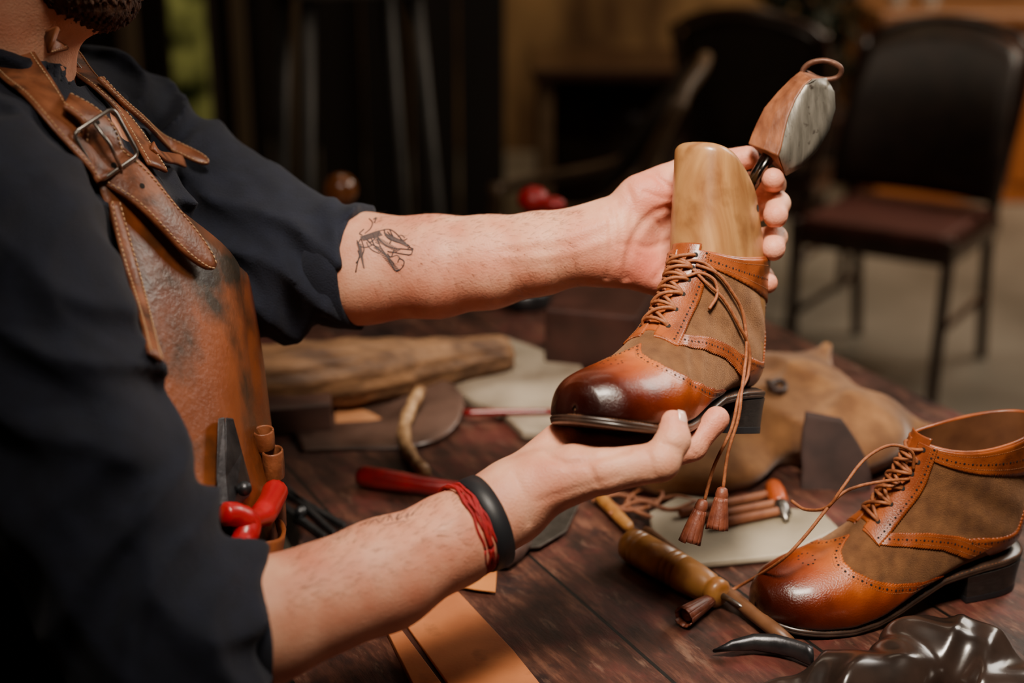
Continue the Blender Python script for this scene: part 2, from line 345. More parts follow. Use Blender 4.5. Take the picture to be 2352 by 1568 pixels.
def make_shoe(root):
    def pt(b,nm,m,**k): return build(b,nm,m,root,world=False,**k)
    b=B(); sg=np.concatenate([[.0005,.003,.006,.010,.014,.02],np.linspace(.028,1,110)]); vg=np.linspace(-1,1,121)
    b.add(*grid(S(*np.meshgrid(sg,vg,indexing='ij')))); b.f.append(tuple(range(120))); up_=b.V().copy(); upf=list(b.f)
    pt(b,'upper',K['suede'])
    b=B(); b.add(*grid(SN(*np.meshgrid(np.linspace(.45,1,50),np.linspace(-1,1,91),indexing='ij'),-.003)[0])); pt(b,'lining',K['lining'])
    v=np.linspace(-1,1,120); b=B(); b.add(*tube(SN(np.ones(120),v,-.0012)[0],.0019,8)); pt(b,'collar_rim',K['calf'])
    v=np.linspace(-.99,.99,560); t=np.linspace(0,1,70)**1.4
    arc=np.concatenate([[0],np.cumsum(np.linalg.norm(np.diff(S(capb(v),v),axis=0),axis=1))])
    sb=capb(v)+.0065*tri(arc/.0030)
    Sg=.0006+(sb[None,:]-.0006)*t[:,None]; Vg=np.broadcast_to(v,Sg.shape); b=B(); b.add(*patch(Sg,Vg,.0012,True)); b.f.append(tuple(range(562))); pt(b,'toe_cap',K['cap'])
    perf=B(); stitch=B()
    def perfs(sv,off,big=.00108,step=.0037):
        q=resamp(sv,step); p,n=curvept(q,off)
        for i in range(len(p)): perf.add(*disc(p[i]+n[i]*.0001,n[i],big if i%2==0 else big*.55))
    def st(sv,off):
        q=resamp(sv,.0022); p,n=curvept(q,off)
        for i in range(0,len(p)-1,1): stitch.add(*tube(np.array([p[i],p[i]*.35+p[i+1]*.65]),.00026,4))
    vv=np.linspace(-.7,.7,200); cb=capb(vv)
    perfs(np.stack([cb-.020,vv],1),.00135,.0012,.0040)
    for d in(-.008,-.033): st(np.stack([cb+d,vv],1),.0012)
    for k in range(9):
        a=k/9*2*math.pi; p,n=curvept([(.215+.024*math.cos(a),.07*math.sin(a))],.00135)
        perf.add(*disc(p[0],n[0],.0010))
    cf=B(); bands=B(); col=B(); cnt=B(); tt=np.linspace(0,1,12)
    for sd_ in(-1,1):
        s=np.linspace(.450,1.0,220); v0=.05+.0*s; v1=.235-.03*(s-.45)+.005*tri(s*90)
        Sg=np.broadcast_to(s[:,None],(220,12)); Vg=sd_*(v0[:,None]+(v1-v0)[:,None]*tt); cf.add(*patch(Sg.copy(),Vg.copy(),.0018))
        perfs(np.stack([s[6:-4],np.full(210,sd_*.198)],1),.00195)
        for vq in(.06,.176,.214): st(np.stack([s[3:],np.full(217,sd_*vq)],1),.0018)
        v=np.linspace(.06,.68,280); ctr=np.interp(v,[.06,.22,.30,.40,.52,.68],[.442,.450,.492,.545,.595,.625]); wd=np.interp(v,[.06,.17,.25,.68],[.045,.05,.052,.06])
        hi=ctr+wd+.005*tri(v*90); lo=ctr-.005*tri(v*90)
        Sg=lo[:,None]+(hi-lo)[:,None]*tt; Vg=np.broadcast_to(sd_*v[:,None],Sg.shape); bands.add(*patch(Sg.copy(),Vg.copy(),.0014))
        m_=v>.2
        perfs(np.stack([ctr+wd*.5,sd_*v],1)[m_],.00155)
        st(np.stack([ctr+wd*.2,sd_*v],1),.0014); st(np.stack([ctr+wd*.8,sd_*v],1)[m_],.0014)
        v=np.linspace(.1,1,300); lo=.925-.007*tri(v*100)+0*v; Sg=lo[:,None]+(1.0-lo)[:,None]*tt; Vg=np.broadcast_to(sd_*v[:,None],Sg.shape); col.add(*patch(Sg.copy(),Vg.copy(),.0013))
        perfs(np.stack([np.full(300,.956),sd_*v],1),.00145); st(np.stack([np.full(300,.985),sd_*v],1),.0013); st(np.stack([np.full(300,.938),sd_*v],1),.0013)
        s=np.linspace(.66,.925,200); vb=np.interp(s,[.66,.70,.74,.78,.85,.925],[.56,.62,.70,.77,.83,.86])-.007*tri(s*110)
        Sg=np.broadcast_to(s[:,None],(200,12)); Vg=sd_*(vb[:,None]+(1-vb)[:,None]*tt); cnt.add(*patch(Sg.copy(),Vg.copy(),.0013))
        perfs(np.stack([s,sd_*(vb+.04)],1),.00145)
    pt(cf,'lace_facing',K['calf']); pt(bands,'quarter_band',K['calf']); pt(col,'collar_band',K['calf']); pt(cnt,'heel_counter',K['calf'])
    b=B(); b.add(*patch(*[x.copy() for x in np.meshgrid(np.linspace(.47,1.05,50),np.linspace(-.15,.15,16),indexing='ij')],.0006)); pt(b,'tongue',K['calf'])
    xs=[.2935,.2885,.274,.250,.215,.18,.14,.10,.06,.03,.009,-.001]; ws=[.0,.0180,.0345,.0450,.0500,.0480,.0412,.0362,.0355,.0330,.023,.0]
    xs=[float(WX(x)) for x in xs]
    pl=[(x,w) for x,w in zip(xs,ws)]+[(x,-w) for x,w in list(zip(xs,ws))[-2:0:-1]]
    o=spl(np.array(pl),8,close=True)
    zx=WX([0,.06,.075,.10,.12,.15,.18,.21,.24,.27,.297])
    zb=lambda x: np.interp(x,zx,[HH,HH-.002,HH-.004,.0245,.0170,.0075,.0020,0,.001,.0035,.007])
    th=.0066
    def ring(sc,z):
        q=o.copy(); c=np.array([.136,0]); nn=nrm(np.gradient(o,axis=0)); nv=np.stack([nn[:,1],-nn[:,0]],1)
        if (nv*(o-c)).sum()<0: nv=-nv
        q=o+nv*sc; return np.stack([q[:,0],q[:,1],z(q[:,0])],1)
    top=lambda x: zb(x)+th
    b=B(); b.add(*loft([ring(-.012,lambda x:zb(x)),ring(-.0030,lambda x:zb(x)),ring(-.0006,lambda x:zb(x)+.0015),ring(0,lambda x:zb(x)+.0038)],True)); pt(b,'outsole',K['sole'])
    b=B(); b.add(*loft([ring(-.004,lambda x:zb(x)+.003),ring(.0000,lambda x:zb(x)+.0040),ring(.0004,lambda x:zb(x)+.0052),ring(-.0003,lambda x:top(x)),ring(-.003,lambda x:top(x)+.0012),ring(-.008,lambda x:top(x)+.003)])); pt(b,'welt',K['sole'])
    w=B(); q=ring(-.0012,lambda x:top(x)+.0005)
    for i in range(0,len(q)):
        j=(i+1)%len(q); m_=np.linalg.norm(q[j]-q[i]); k=max(1,int(m_/.004))
        for a in range(k): w.add(*tube(np.array([q[i]+(q[j]-q[i])*(a+.15)/k,q[i]+(q[j]-q[i])*(a+.7)/k]),.00028,4))
    pt(w,'welt_stitching',K['tan_thread'])
    hx=[(x,w_) for x,w_ in zip([.076,.06,.03,.009,-.001],[.035,.0352,.0330,.023,0])]
    hp=spl(np.array(hx),8); hp=np.vstack([hp,np.stack([hp[::-1][1:,0],-hp[::-1][1:,1]],1)])
    def hr(sc,z,sl=0): c=np.array([.037,0]); q=c+(hp-c)*sc; return np.stack([q[:,0],q[:,1],z-sl*q[:,0]/.076],1)
    b=B(); b.add(*loft([hr(.91,.006),hr(.93,.014),hr(.955,.022),hr(1,HH+.001,.0045)])); pt(b,'heel_block',K['heel'],smoothf=False)
    b=B(); b.add(*loft([hr(.905,.0),hr(.91,.0005),hr(.915,.0056),hr(.91,.006)])); pt(b,'heel_tip',K['black'],smoothf=False)
    es=np.linspace(.505,.965,6); ev=.12; lc=B()
    for s_ in es:
        for sg in(-1,1):
            p,n=curvept([(s_,sg*ev)],.0020); perf.add(*disc(p[0]+n[0]*.0002,n[0],.0023)); 
    def cross(s0,s1,sg,lift):
        k=np.linspace(0,1,9); vv=sg*(ev*(1-k)-ev*k); ss=s0+(s1-s0)*k; off=.0026+lift*np.sin(k*math.pi); off[0]-=.0025; off[-1]-=.0025
        return SN(ss,vv,off)[0]
    for i in range(5):
        lc.add(*tube(spl(cross(es[i],es[i+1],1,.0022),3),.0017,8)); lc.add(*tube(spl(cross(es[i],es[i+1],-1,.005),3),.0017,8))
        lc.add(*tube(spl(cross(es[i],es[i]+.014,1,.0035),3),.0017,8))
    pt(lc,'lacing',K['lace'])
    pt(perf,'perforations',K['hole'],smoothf=False); pt(stitch,'stitching',K['tan_thread'])
    return up_,upf
def tassel(root,a,b_,name='tassel'):
    a=np.asarray(a,float); b_=np.asarray(b_,float); t=nrm(b_-a); L=np.linalg.norm(b_-a); x=nrm(np.cross(t,A(.2,1,.1))); y=np.cross(t,x)
    b=B(); b.add(*lathe(a,a+t*L*.32,[(0,.002),(.1,.0042),(.5,.0056),(.9,.0052),(1,.005)],12))
    m=11
    for k in range(m):
        an=k/m*2*math.pi; d=math.cos(an)*x+math.sin(an)*y
        p0=a+t*L*.25+d*.0045; p1=a+t*L*.6+d*.0070; p2=a+t*L*(.96+.05*random.random())+d*.0088
        b.add(*ribbon(spl([p0,p1,p2],4),np.tile(d,(9,1)),.0048,.0012))
    b.add(*lathe(a+t*L*.25,a+t*L*.9,[(0,.0045),(1,.006)],8))
    return build(b,name,K['tassel'],root)
def lace_strand(root,pts,r=.0015,name='loose_lace'):
    b=B(); b.add(*tube(smooth(spl(pts,8),2),r,8)); return build(b,name,K['lace'],root)
LOC=A([.293,0,.012],[0,.01,0],[.072,.034,0],[.200,.051,0],[-.004,0,.161],[.120,0,.153],[.204,0,.064],[.170,.022,.078],[.145,.046,.024],[.060,.036,.157])
LOC[:,0]=WX(LOC[:,0])
PX1=[(1312,962),(1730,990),(1658,992),(1604,982),(1748,602),(1568,590),(1440,800),(1565,772),(1648,905),(1695,602)]
M1=pose(LOC,PX1,(.26,-.3,3.95,.232,1.25,.88),[1]*6,[2.0,1.3,.8,1.1,1.0,.8,.9,.8,0,.3])
M2=pose(LOC,[(1735,1392),(2400,1320),(2200,1380),(2010,1460),(2345,985),(2098,1045),(1930,1262),(2045,1250),(2190,1370),(2190,1020)],(0,0,3.5,.5,1.2,TZ+.0008),[0,0,1,1,1,0],[2.2,.3,.2,.6,1,1,1,.8,0,.3])
shoe1=thing('ankle_boot','cognac and brown suede wingtip boot held up in both hands, wooden last inside','shoe',M1,'pair of wingtip boots')
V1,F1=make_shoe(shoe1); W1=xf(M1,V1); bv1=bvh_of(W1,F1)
shoe2=thing('ankle_boot','empty cognac and brown suede wingtip boot standing on the bench at right','shoe',M2,'pair of wingtip boots')
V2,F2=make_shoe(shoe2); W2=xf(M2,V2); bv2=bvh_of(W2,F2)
loc1=lambda *p: xf(M1,A(*p)[None])[0]
dep=lambda p: float((np.asarray(p)-CAM)@fw)
DL=dep(loc1(.06,0,.2)); D0=dep(loc1(.195,.05,0))
def on1(px,py,off=.004): return hit(px,py,[bv1],off,dd=DL)[0]
dh=dep(on1(1690,860))
lace_strand(shoe1,[on1(1597,612),on1(1640,628),on1(1672,668),on1(1697,720),on1(1706,790),on1(1700,850)]+[P(1703,900,dh-.018),P(1696,960,dh-.024),P(1672,1040,dh-.024),P(1661,1122,dh-.024)])
lace_strand(shoe1,[on1(1590,622),on1(1620,655),on1(1655,690),on1(1690,750),on1(1712,800),on1(1708,860)]+[P(1698,905,dh-.014),P(1680,985,dh-.020),P(1640,1070,dh-.020),P(1618,1150,dh-.020)])
lace_strand(shoe1,[on1(1640,628),on1(1612,605),on1(1580,604),on1(1560,620),on1(1556,640)])
lace_strand(shoe1,[on1(1575,640),on1(1605,630),on1(1635,645),on1(1640,680),on1(1622,712)])
tassel(shoe1,P(1660,1118,dh-.024),P(1646,1218,dh-.024)); tassel(shoe1,P(1616,1146,dh-.020),P(1583,1248,dh-.020))
def on2(px,py,off=.003): return hit(px,py,[bv2],off,dd=1.35)[0]
d2=dep(on2(2085,1100))
lace_strand(shoe2,[on2(2100,1078),P(2095,1038,d2-.01),P(2045,1022,d2-.02),P(1985,1055,d2-.03),P(1935,1120,d2-.04),P(1900,1165,d2-.03),P(1850,1170,d2-.0),P(1818,1150,d2+.02)])
lace_strand(shoe2,[on2(2090,1100),P(2030,1105,d2-.01),P(1960,1120,d2-.02),P(1915,1150,d2-.03),P(1850,1230,d2-.03),P(1790,1290,d2-.02),T(1700,1345,TZ+.012),T(1650,1368,TZ+.010)])
tassel(shoe2,T(1655,1362,TZ+.011),T(1568,1418,TZ+.011))
# last
last=thing('boot_last','wooden boot last with turned up grey faced handle standing in the held boot','shoe last',Matrix.Translation(Vector(loc1(.059,0,.1))))
def lring(z,sc=1.0):
    an=np.arange(64)/64*2*math.pi; e=2.7; h=min(1,max(0,(z-.15)/.10))
    cx=.060+.010*h; a=(.054-.010*h)*sc; bb=(.0335-.003*h)*sc
    x=cx+a*np.sign(np.cos(an))*np.abs(np.cos(an))**(2/e); y=bb*np.sign(np.sin(an))*np.abs(np.sin(an))**(2/e)
    return np.stack([x,y,np.full_like(x,z)],1)
def ztop(x,y):
    q=(x-.062)*.50-y*.42
    return .243+np.where(q>0,.010*(1-np.exp(-q/.012)),q*1.05-14*q*q)
rings=[lring(z) for z in np.linspace(.06,.15,8)]
tp=lring(.25)
for k in np.linspace(.06,1,18):
    r_=lring(.15+.1*k); r_[:,2]=.15+(ztop(tp[:,0],tp[:,1])-.009-.15)*k; rings.append(r_)
for th_ in np.linspace(.15,1,7)*math.pi/2:
    r_=lring(.25,1-.24*(1-math.cos(th_))); r_[:,2]=ztop(r_[:,0],r_[:,1])-.009+.009*math.sin(th_); rings.append(r_)
for sc in(.55,.3,.1):
    r_=lring(.25,sc); r_[:,2]=ztop(r_[:,0],r_[:,1])+.0005; rings.append(r_)
b=B(); b.add(*loft(rings)); b.v=[xf(M1,x) for x in b.v]; lv=b.V(); bvLast=bvh_of(lv,b.f)
build(b,'last_block',K['lastw'],last)
b=B(); p_,n_=hit(1740,478,[bvLast],.0003); b.add(*disc(p_,n_,.0035,16)); build(b,'peg_hole',K['hole'],last)
dR=dep(loc1(.05,0,.235))
b=B(); b.add(*tube(np.array([P(1718,436,dR),P(1770,350,dR+.005)]),.0064,16)); b.add(*tube(np.array([P(1732,418,dR-.004),P(1778,342,dR)]),.0035,12)); build(b,'rod',K['rod'],last)
hs=[((1718,330),(1786,357),(1801,402)),((1727,305),(1793,336),(1838,382)),((1738,280),(1799,306),(1872,346)),((1754,248),(1809,268),(1900,298)),((1784,212),(1826,228),(1914,250)),((1816,180),(1846,196),(1912,212)),((1838,163),(1864,182),(1893,180))]
rings=[]; fc=[]
for (l_,f_,r_) in hs:
    Lp_,Fp,Rp_=P(*l_,dR+.002),P(*f_,dR-.014),P(*r_,dR+.002); bk=P((l_[0]+r_[0])/2-8,(l_[1]+r_[1])/2-10,dR+.022)
    rings.append(np.array([Lp_,Lp_*.5+Fp*.5+(Fp-bk)*.04,Fp,Fp*.5+Rp_*.5,Rp_,Rp_*.4+bk*.6,bk,bk*.6+Lp_*.4]))
    nn=nrm(np.cross(Rp_-Fp,A(0,.3,1))); nn=nn if nn@(CAM-Fp)>0 else -nn
    fc.append([Fp+(Rp_-Fp)*k+nn*.0012 for k in(.0,.3,.55,.8,1.02)])
b=B(); b.add(*loft(rings)); build(b,'handle_block',K['handlew'],last,bevel=.001)
b=B(); b.add(*grid(np.array(fc))); solid(build(b,'handle_face',K['greyw'],last),.001,1)
dk=dR
hk=spl([P(1842,178,dk+.006),P(1846,158,dk+.004),P(1866,143,dk),P(1900,140,dk-.004),P(1930,155,dk-.004),P(1926,176,dk),P(1895,183,dk+.004),P(1862,174,dk+.008),P(1850,166,dk+.01)],6)
b=B(); b.add(*tube(hk,.0025,10)); build(b,'hook',K['iron'],last)
# person
person=thing('person','person in rolled-sleeve navy shirt and leather apron holding up a boot','person',A(-.37,1.18,0))
def cell_lohi(pts,m): p=np.array(pts); return p.min(0)-m,p.max(0)+m
def arm_hand(arm,palm,fingers,thumb,h,lines):
    pts=[a[0] for a in arm]+[q for s in palm for q in(s[0],s[1])]+[a[0] for f in fingers+[thumb] for a in f]
    g=G(*cell_lohi(pts,.045),h); D=None
    for (a,ra),(b_,rb) in zip(arm[:-1],arm[1:]): D=smin(D,g.cone(a,b_,ra,rb),.012)
    Pm=None
    for a,b_,ra,rb in palm: Pm=smin(Pm,g.cone(a,b_,ra,rb),.010)
    D=smin(D,Pm,.02); Fm=None
    for f in fingers:
        d=None
        for i,((a,ra),(b_,rb)) in enumerate(zip(f[:-1],f[1:])):
            d=smin(d,g.cone(a,b_,ra,(rb+ra)*.5*.985),.003); d=smin(d,g.cone(b_,b_+(a-b_)*.12,rb*1.0,rb*1.02),.004)
        Fm=smin(Fm,d,.0010)
    D=smin(D,Fm,.006); d=None
    for (a,ra),(b_,rb) in zip(thumb[:-1],thumb[1:]): d=smin(d,g.cone(a,b_,ra,rb),.004)
    D=smin(D,d,.007)
    v,f=snet(g,D); bv=bvh_of(v,f)
    for pp,amp,wd in lines:
        q=spl(A(*[list(x) for x in pp]).reshape(-1,2),2); q=[hit(x,y,[bv],0,1.2)[0] for x,y in q]; dm=None
        for a,b_ in zip(q[:-1],q[1:]):
            if np.linalg.norm(a-b_)>.05: continue
            c=g.cone(a,b_,0,0); dm=c if dm is None else np.minimum(dm,c)
        if dm is not None: D=D+np.float32(amp)*np.exp(-(dm/np.float32(wd))**2)
    return snet(g,D)
w=DL+.03
Lf=lambda px,py,dd,r:(P(px,py,DL+dd),r)
armL=[(P(640,612,w+.07),.056),(P(830,617,w+.045),.0510),(P(1000,612,w+.03),.0462),(P(1120,602,w+.02),.0415),(P(1240,582,w+.01),.0365),(P(1330,565,w+.002),.0330),(P(1390,555,w),.0325)]
palmL=[(P(1400,530,w),P(1590,435,DL+.053),.024,.0145),(P(1400,550,w),P(1600,498,DL+.057),.025,.0150),(P(1400,570,w),P(1598,560,DL+.056),.025,.0150),(P(1400,585,w),P(1575,618,DL+.05),.024,.0145),
 (P(1425,603,w-.003),P(1535,640,DL+.036),.021,.019),(P(1425,515,w-.003),P(1535,430,DL+.024),.024,.0185),(P(1470,445,DL+.022),P(1570,405,DL+.034),.018,.014)]
fgL=[[Lf(1600,440,.055,.0118),Lf(1725,424,.056,.0110),Lf(1777,424,.036,.0102),Lf(1775,412,.008,.0092)],
 [Lf(1610,500,.058,.012),Lf(1735,480,.060,.0114),Lf(1786,468,.030,.0108),Lf(1781,496,.002,.0098)],
 [Lf(1605,560,.056,.0118),Lf(1728,552,.058,.0110),Lf(1780,545,.030,.0104),Lf(1776,572,.002,.0094)],
 [Lf(1582,615,.050,.0105),Lf(1690,632,.055,.0098),Lf(1752,636,.038,.0092),Lf(1762,650,.016,.0084)]]
thL=[Lf(1460,470,.026,.021),Lf(1570,403,.036,.0148),Lf(1655,376,.044,.0126),Lf(1716,362,.036,.0108)]
linL=[([(1396,478),(1404,530),(1402,590),(1394,640)],.0016,.0028),([(1416,470),(1426,530),(1420,600)],.0010,.0026),([(1150,562),(1250,552),(1310,542),(1390,510)],-.0013,.0048),([(1160,592),(1240,590),(1320,578),(1395,552)],-.0010,.0045),
 ([(1562,472),(1505,488),(1462,535),(1440,600),(1438,640)],.0028,.0042),([(1575,540),(1530,556),(1490,570),(1462,560)],.0018,.003),([(1570,585),(1530,610),(1505,640)],.0016,.003),([(1500,398),(1530,425),(1570,440)],.0018,.003),([(1480,440),(1520,455),(1560,455)],.0011,.0022),([(1440,430),(1455,470),(1450,510)],.0011,.003),
 ([(1420,560),(1450,565),(1470,590)],.0009,.0025),([(1500,500),(1520,530),(1515,560)],.0009,.0022),([(1768,444),(1790,446)],.0014,.002),([(1764,524),(1796,522)],.0014,.002),([(1664,352),(1672,372)],.0008,.002)]
Rf=lambda px,py,dd,r:(P(px,py,D0+dd),r)
armR=[(P(430,1465,.99),.049),(P(600,1428,1.02),.0435),(P(880,1320,1.07),.0405),(P(1040,1238,1.10),.0345),(P(1110,1195,1.115),.0300),(P(1165,1165,1.125),.0295)]
palmR=[(P(1175,1150,1.12),P(1385,1062,D0-.002),.021,.0150),(P(1175,1150,1.13),P(1375,1036,D0+.02),.023,.0155),(P(1180,1145,1.14),P(1350,1012,D0+.042),.023,.0158),(P(1180,1140,1.15),P(1320,998,D0+.062),.022,.0162),
 (P(1190,1135,1.12),P(1320,1080,D0-.012),.026,.021),(P(1200,1110,1.135),P(1290,1026,D0+.02),.022,.020)]
fgR=[[Rf(1385,1060,.0,.0120),Rf(1512,1056,.018,.0112),Rf(1592,1026,.034,.0104),Rf(1646,962,.040,.0094)],
 [Rf(1375,1036,.02,.012),Rf(1505,1026,.045,.0110),Rf(1572,1003,.065,.0100),Rf(1606,974,.07,.009)],
 [Rf(1350,1012,.042,.0115),Rf(1470,1004,.068,.0104),Rf(1540,996,.085,.0095),Rf(1570,980,.09,.0088)],
 [Rf(1320,998,.062,.0112),Rf(1410,996,.085,.0098),Rf(1460,994,.10,.0087),Rf(1490,986,.105,.008)]]
thR=[(P(1240,1110,1.12),.024),Rf(1385,1082,-.022,.0175),Rf(1516,1060,-.024,.0150),Rf(1546,1010,-.020,.0132),Rf(1546,974,-.016,.0112)]
linR=[([(1180,1090),(1205,1140),(1215,1200)],.0012,.003),([(1250,1040),(1300,1066),(1370,1052),(1440,1032)],.0024,.0034),([(1484,1036),(1496,1064),(1500,1090)],.0014,.0022),([(1470,1040),(1480,1066),(1484,1090)],.0009,.002),([(1522,1020),(1562,1030)],.0014,.0022),([(1524,1032),(1562,1042)],.0008,.002),([(1355,1075),(1372,1112)],.0010,.0025),([(1572,1014),(1600,1046)],.0012,.0022),([(1580,1004),(1612,1036)],.0007,.002),([(900,1270),(1000,1225),(1060,1180)],-.0009,.0045),([(1240,1150),(1330,1120),(1420,1094)],.0008,.003)]
vl,fl=arm_hand(armL,palmL,fgL,thL,.0017,linL); vr,fr=arm_hand(armR,palmR,fgR,thR,.0017,linR)
bvL=bvh_of(vl,fl); bvR=bvh_of(vr,fr)
hd=Matrix.Rotation(math.radians(22),3,'Y'); R=np.array(hd); hc=A(-.365,1.2,1.397)
g=G((-.56,1.04,1.0),(-.20,1.36,1.56),.004)
def H(x,y,z): return hc+R@A(x,y,z)
D=g.ell(H(-.01,0,.03),(.098,.076,.098),R); D=smin(D,g.ell(H(.03,0,-.03),(.062,.06,.085),R),.04)
D=smin(D,g.ell(H(.055,0,-.095),(.032,.034,.026),R),.035)
D=smin(D,g.cone(H(.082,0,.03),H(.108,0,-.015),.009,.013),.014)
for sg in(-1,1):
    D=smin(D,g.cone(H(.076,sg*.02,.04),H(.066,sg*.048,.04),.011,.01),.015)
    D=np.maximum(D,-(g.ell(H(.092,sg*.032,.022),(.012,.016,.010),R))); D=smin(D,g.ell(H(.074,sg*.032,.02),(.013,.013,.013),R),.003)
    D=smin(D,g.ell(H(-.008,sg*.077,-.005),(.018,.007,.032),R),.006); D=smin(D,g.ell(H(.06,sg*.035,-.03),(.02,.02,.024),R),.03)
for z in(-.052,-.065): D=smin(D,g.cone(H(.088,-.02,z),H(.088,.02,z),.0075,.0075),.006)
D=smin(D,g.cone((-.44,1.19,1.12),H(-.03,0,-.03),.062,.056),.03)
vh,fh=snet(g,D)
g2=G((-.56,.85,.48),(-.14,1.50,1.28),.01)
SL=P(230,310,1.42); SR=P(-60,560,1.02); EL=P(640,610,w+.07); ER=P(395,1480,.985)
E=g2.ell((-.375,1.18,1.02),(.095,.15,.19)); E=smin(E,g2.ell((-.385,1.175,.72),(.11,.13,.2)),.08); E=smin(E,g2.cone((-.44,1.19,1.12),(-.43,1.19,1.2),.055,.05),.04)
E=smin(E,g2.cone(SL,EL,.055,.045),.05); E=smin(E,g2.cone(SR,ER,.055,.045),.05)
vt,ft=snet(g2,E)
body=B(); body.add(vl,fl); body.add(vr,fr); body.add(vh,fh); body.add(vt,ft)
VV=body.V(); red=np.zeros(len(VV))
def rad(p,r,a):
    global red
    red=np.maximum(red,a*np.exp(-((VV-p)**2).sum(1)/r**2))
for f in fgL+fgR+[thL,thR]:
    rad(f[-1][0],.014,.6); rad(f[1][0],.016,.4)
rad(P(1480,610,DL+.01),.035,.8); rad(P(1510,450,DL+.01),.03,.65); rad(P(1250,1090,1.08),.04,.35); rad(P(1400,1080,D0),.03,.3); rad(P(900,1400,1.04),.08,.3); rad(P(1000,690,DL),.07,.35); rad(P(1340,990,1.15),.03,.7)
build(body,'body',K['skin'],person,attr=red)
hb_=B(); armdir=nrm(P(1300,572,w)-P(900,615,w+.03)); armdirR=nrm(P(1040,1238,1.10)-P(700,1390,1.04))
for bv,ad,box_,n in((bvL,armdir,(860,486,1330,700),520),(bvR,armdirR,(660,1180,1090,1440),420)):
    for k in range(n):
        if bv is bvL:
            px=random.uniform(box_[0],box_[2]); py=490+ (random.random()**2.2)*200
        else: px=random.uniform(box_[0],box_[2]); py=1280-(px-600)*.33+ (random.random()**2)*180
        c,nn=hit(px,py,[bv],0,99)
        if dep(c)>5: continue
        c2=bv.find_nearest(Vector(c+A(0,0,.012)*random.random())); c=A(*c2[0]); nn=A(*c2[1])
        d=nrm(ad+nn*.35+A(0,0,1)*random.uniform(-.5,.25)); l=random.uniform(.004,.009)
        hb_.add(*tube(np.array([c,c+d*l*.5+nn*.0006,c+d*l]),[.0001,.00008,.00003],3))
o=build(hb_,'arm_hair',K['hairs'],person); o['kind']='stuff'
def nail(tip,axis,nn,r,nm='fingernail',sz=.0062):
    axis=nrm(axis); nn=nrm(nn-axis*(nn@axis)); sx=np.cross(axis,nn); c=tip+nn*(r*.95)
    U=[]
    for i in range(7):
        row=[]
        for j in range(7):
            a=(j/6-.5)*2; t=(i/6-.5)*2; k=math.sqrt(max(0,1-.75*t*t)) if t<0 else 1-.12*t*t
            row.append(c+axis*t*sz*1.05+sx*a*sz*k*.82-nn*(a*a*k*.0022+.0016*t*t))
        U.append(row)
    b=B(); b.add(*grid(np.array(U))); solid(build(b,nm,K['nail'],person),.0008)
for f in fgL[:3]:
    nail(f[-1][0]*.8+f[-2][0]*.2,(f[-1][0]-f[-2][0]),A(1,-.45,.35),f[-1][1])
t=thR[-1][0]; nail(t+nrm(t-thR[-2][0])*.001,t-thR[-2][0],A(1,-.85,.1),.0115,sz=.0078)
g=G((-.42,1.1,1.18),(-.20,1.3,1.44),.0025)
D=g.ell(H(.050,0,-.090),(.046,.046,.034),R)
for sg in(-1,1): D=smin(D,g.cone(H(.045,sg*.04,-.08),H(.0,sg*.066,-.03),.022,.014),.02)
D=smin(D,g.cone(H(.09,-.03,-.04),H(.09,.03,-.04),.006,.006),.008); D=np.maximum(D,-g.cone(H(.105,-.016,-.058),H(.105,.016,-.058),.012,.012))
D=D+(.0035*np.sin(g.X*700+3*np.sin(g.Z*200))*np.sin(g.Y*600+2*np.sin(g.X*150))).astype(np.float32)
b=B(); b.add(*snet(g,D)); build(b,'beard',K['beard'],person)
g=G((-.54,1.08,1.30),(-.24,1.32,1.56),.004); D=g.ell(H(-.022,0,.045),(.102,.083,.098),R)
D=np.maximum(D,g.plane(H(.055,0,.06),R@A(1,0,-.75))); D=D+.002*np.sin(g.X*500+g.Z*200)
b=B(); b.add(*snet(g,D)); build(b,'hair',K['beard'],person)
# shirt
g=G((-.66,.74,.5),(-.02,1.56,1.32),.0038)
D=g.ell((-.375,1.18,1.01),(.112,.165,.2)); D=smin(D,g.ell((-.385,1.175,.72),(.125,.148,.24)),.08)
for Sx in(SL,SR): D=smin(D,g.cone((-.43,1.19,1.19),Sx,.060,.07),.05)
cL=P(824,616,w+.045); cR=P(588,1432,1.018); dirR=P(880,1320,1.07)-P(600,1428,1.02)
sl=g.cone(SL,EL,.074,.066); s2=np.maximum(g.cone(EL,cL+(cL-EL)*.3,.066,.052),g.plane(cL,cL-EL))
D=smin(D,sl,.03); s2=smin(s2,sl,.03); D=smin(D,s2,.004)
sr=g.cone(SR,ER,.080,.064); s3=np.maximum(g.cone(ER,cR+(cR-ER)*.3,.062,.0465),g.plane(cR,A(1,.15,-.10)))
D=smin(D,sr,.03); s3=smin(s3,sr,.03); D=smin(D,s3,.004)
D=np.maximum(D,-g.cone((-.44,1.19,1.12),(-.40,1.19,1.36),.056,.066))
sa=lambda x: np.sqrt(np.sin(x)**2+.012)
wp=1.1*np.sin(g.Y*21+g.Z*17)+.8*np.sin(g.X*25-g.Z*21+1)
m1=.35+.65*(.5+.5*np.sin(g.X*15+g.Z*19+g.Y*13)); m2_=.35+.65*(.5+.5*np.sin(g.X*19-g.Z*13+2+g.Y*11))
fold=.0125*sa(g.X*34+g.Z*50+wp)*m1+.0110*sa(g.X*46-g.Z*24+g.Y*16+wp*1.3)*m2_+.0035*sa(g.X*85+g.Z*30+wp*2)*m1-.0125+.0006*np.sin(g.X*190+g.Z*60+2*np.sin(g.Z*60+g.Y*50))
D=D+fold.astype(np.float32)
vs,fs=snet(g,D); b=B(); b.add(vs,fs); build(b,'shirt',K['shirt'],person); bvS=bvh_of(vs,fs)
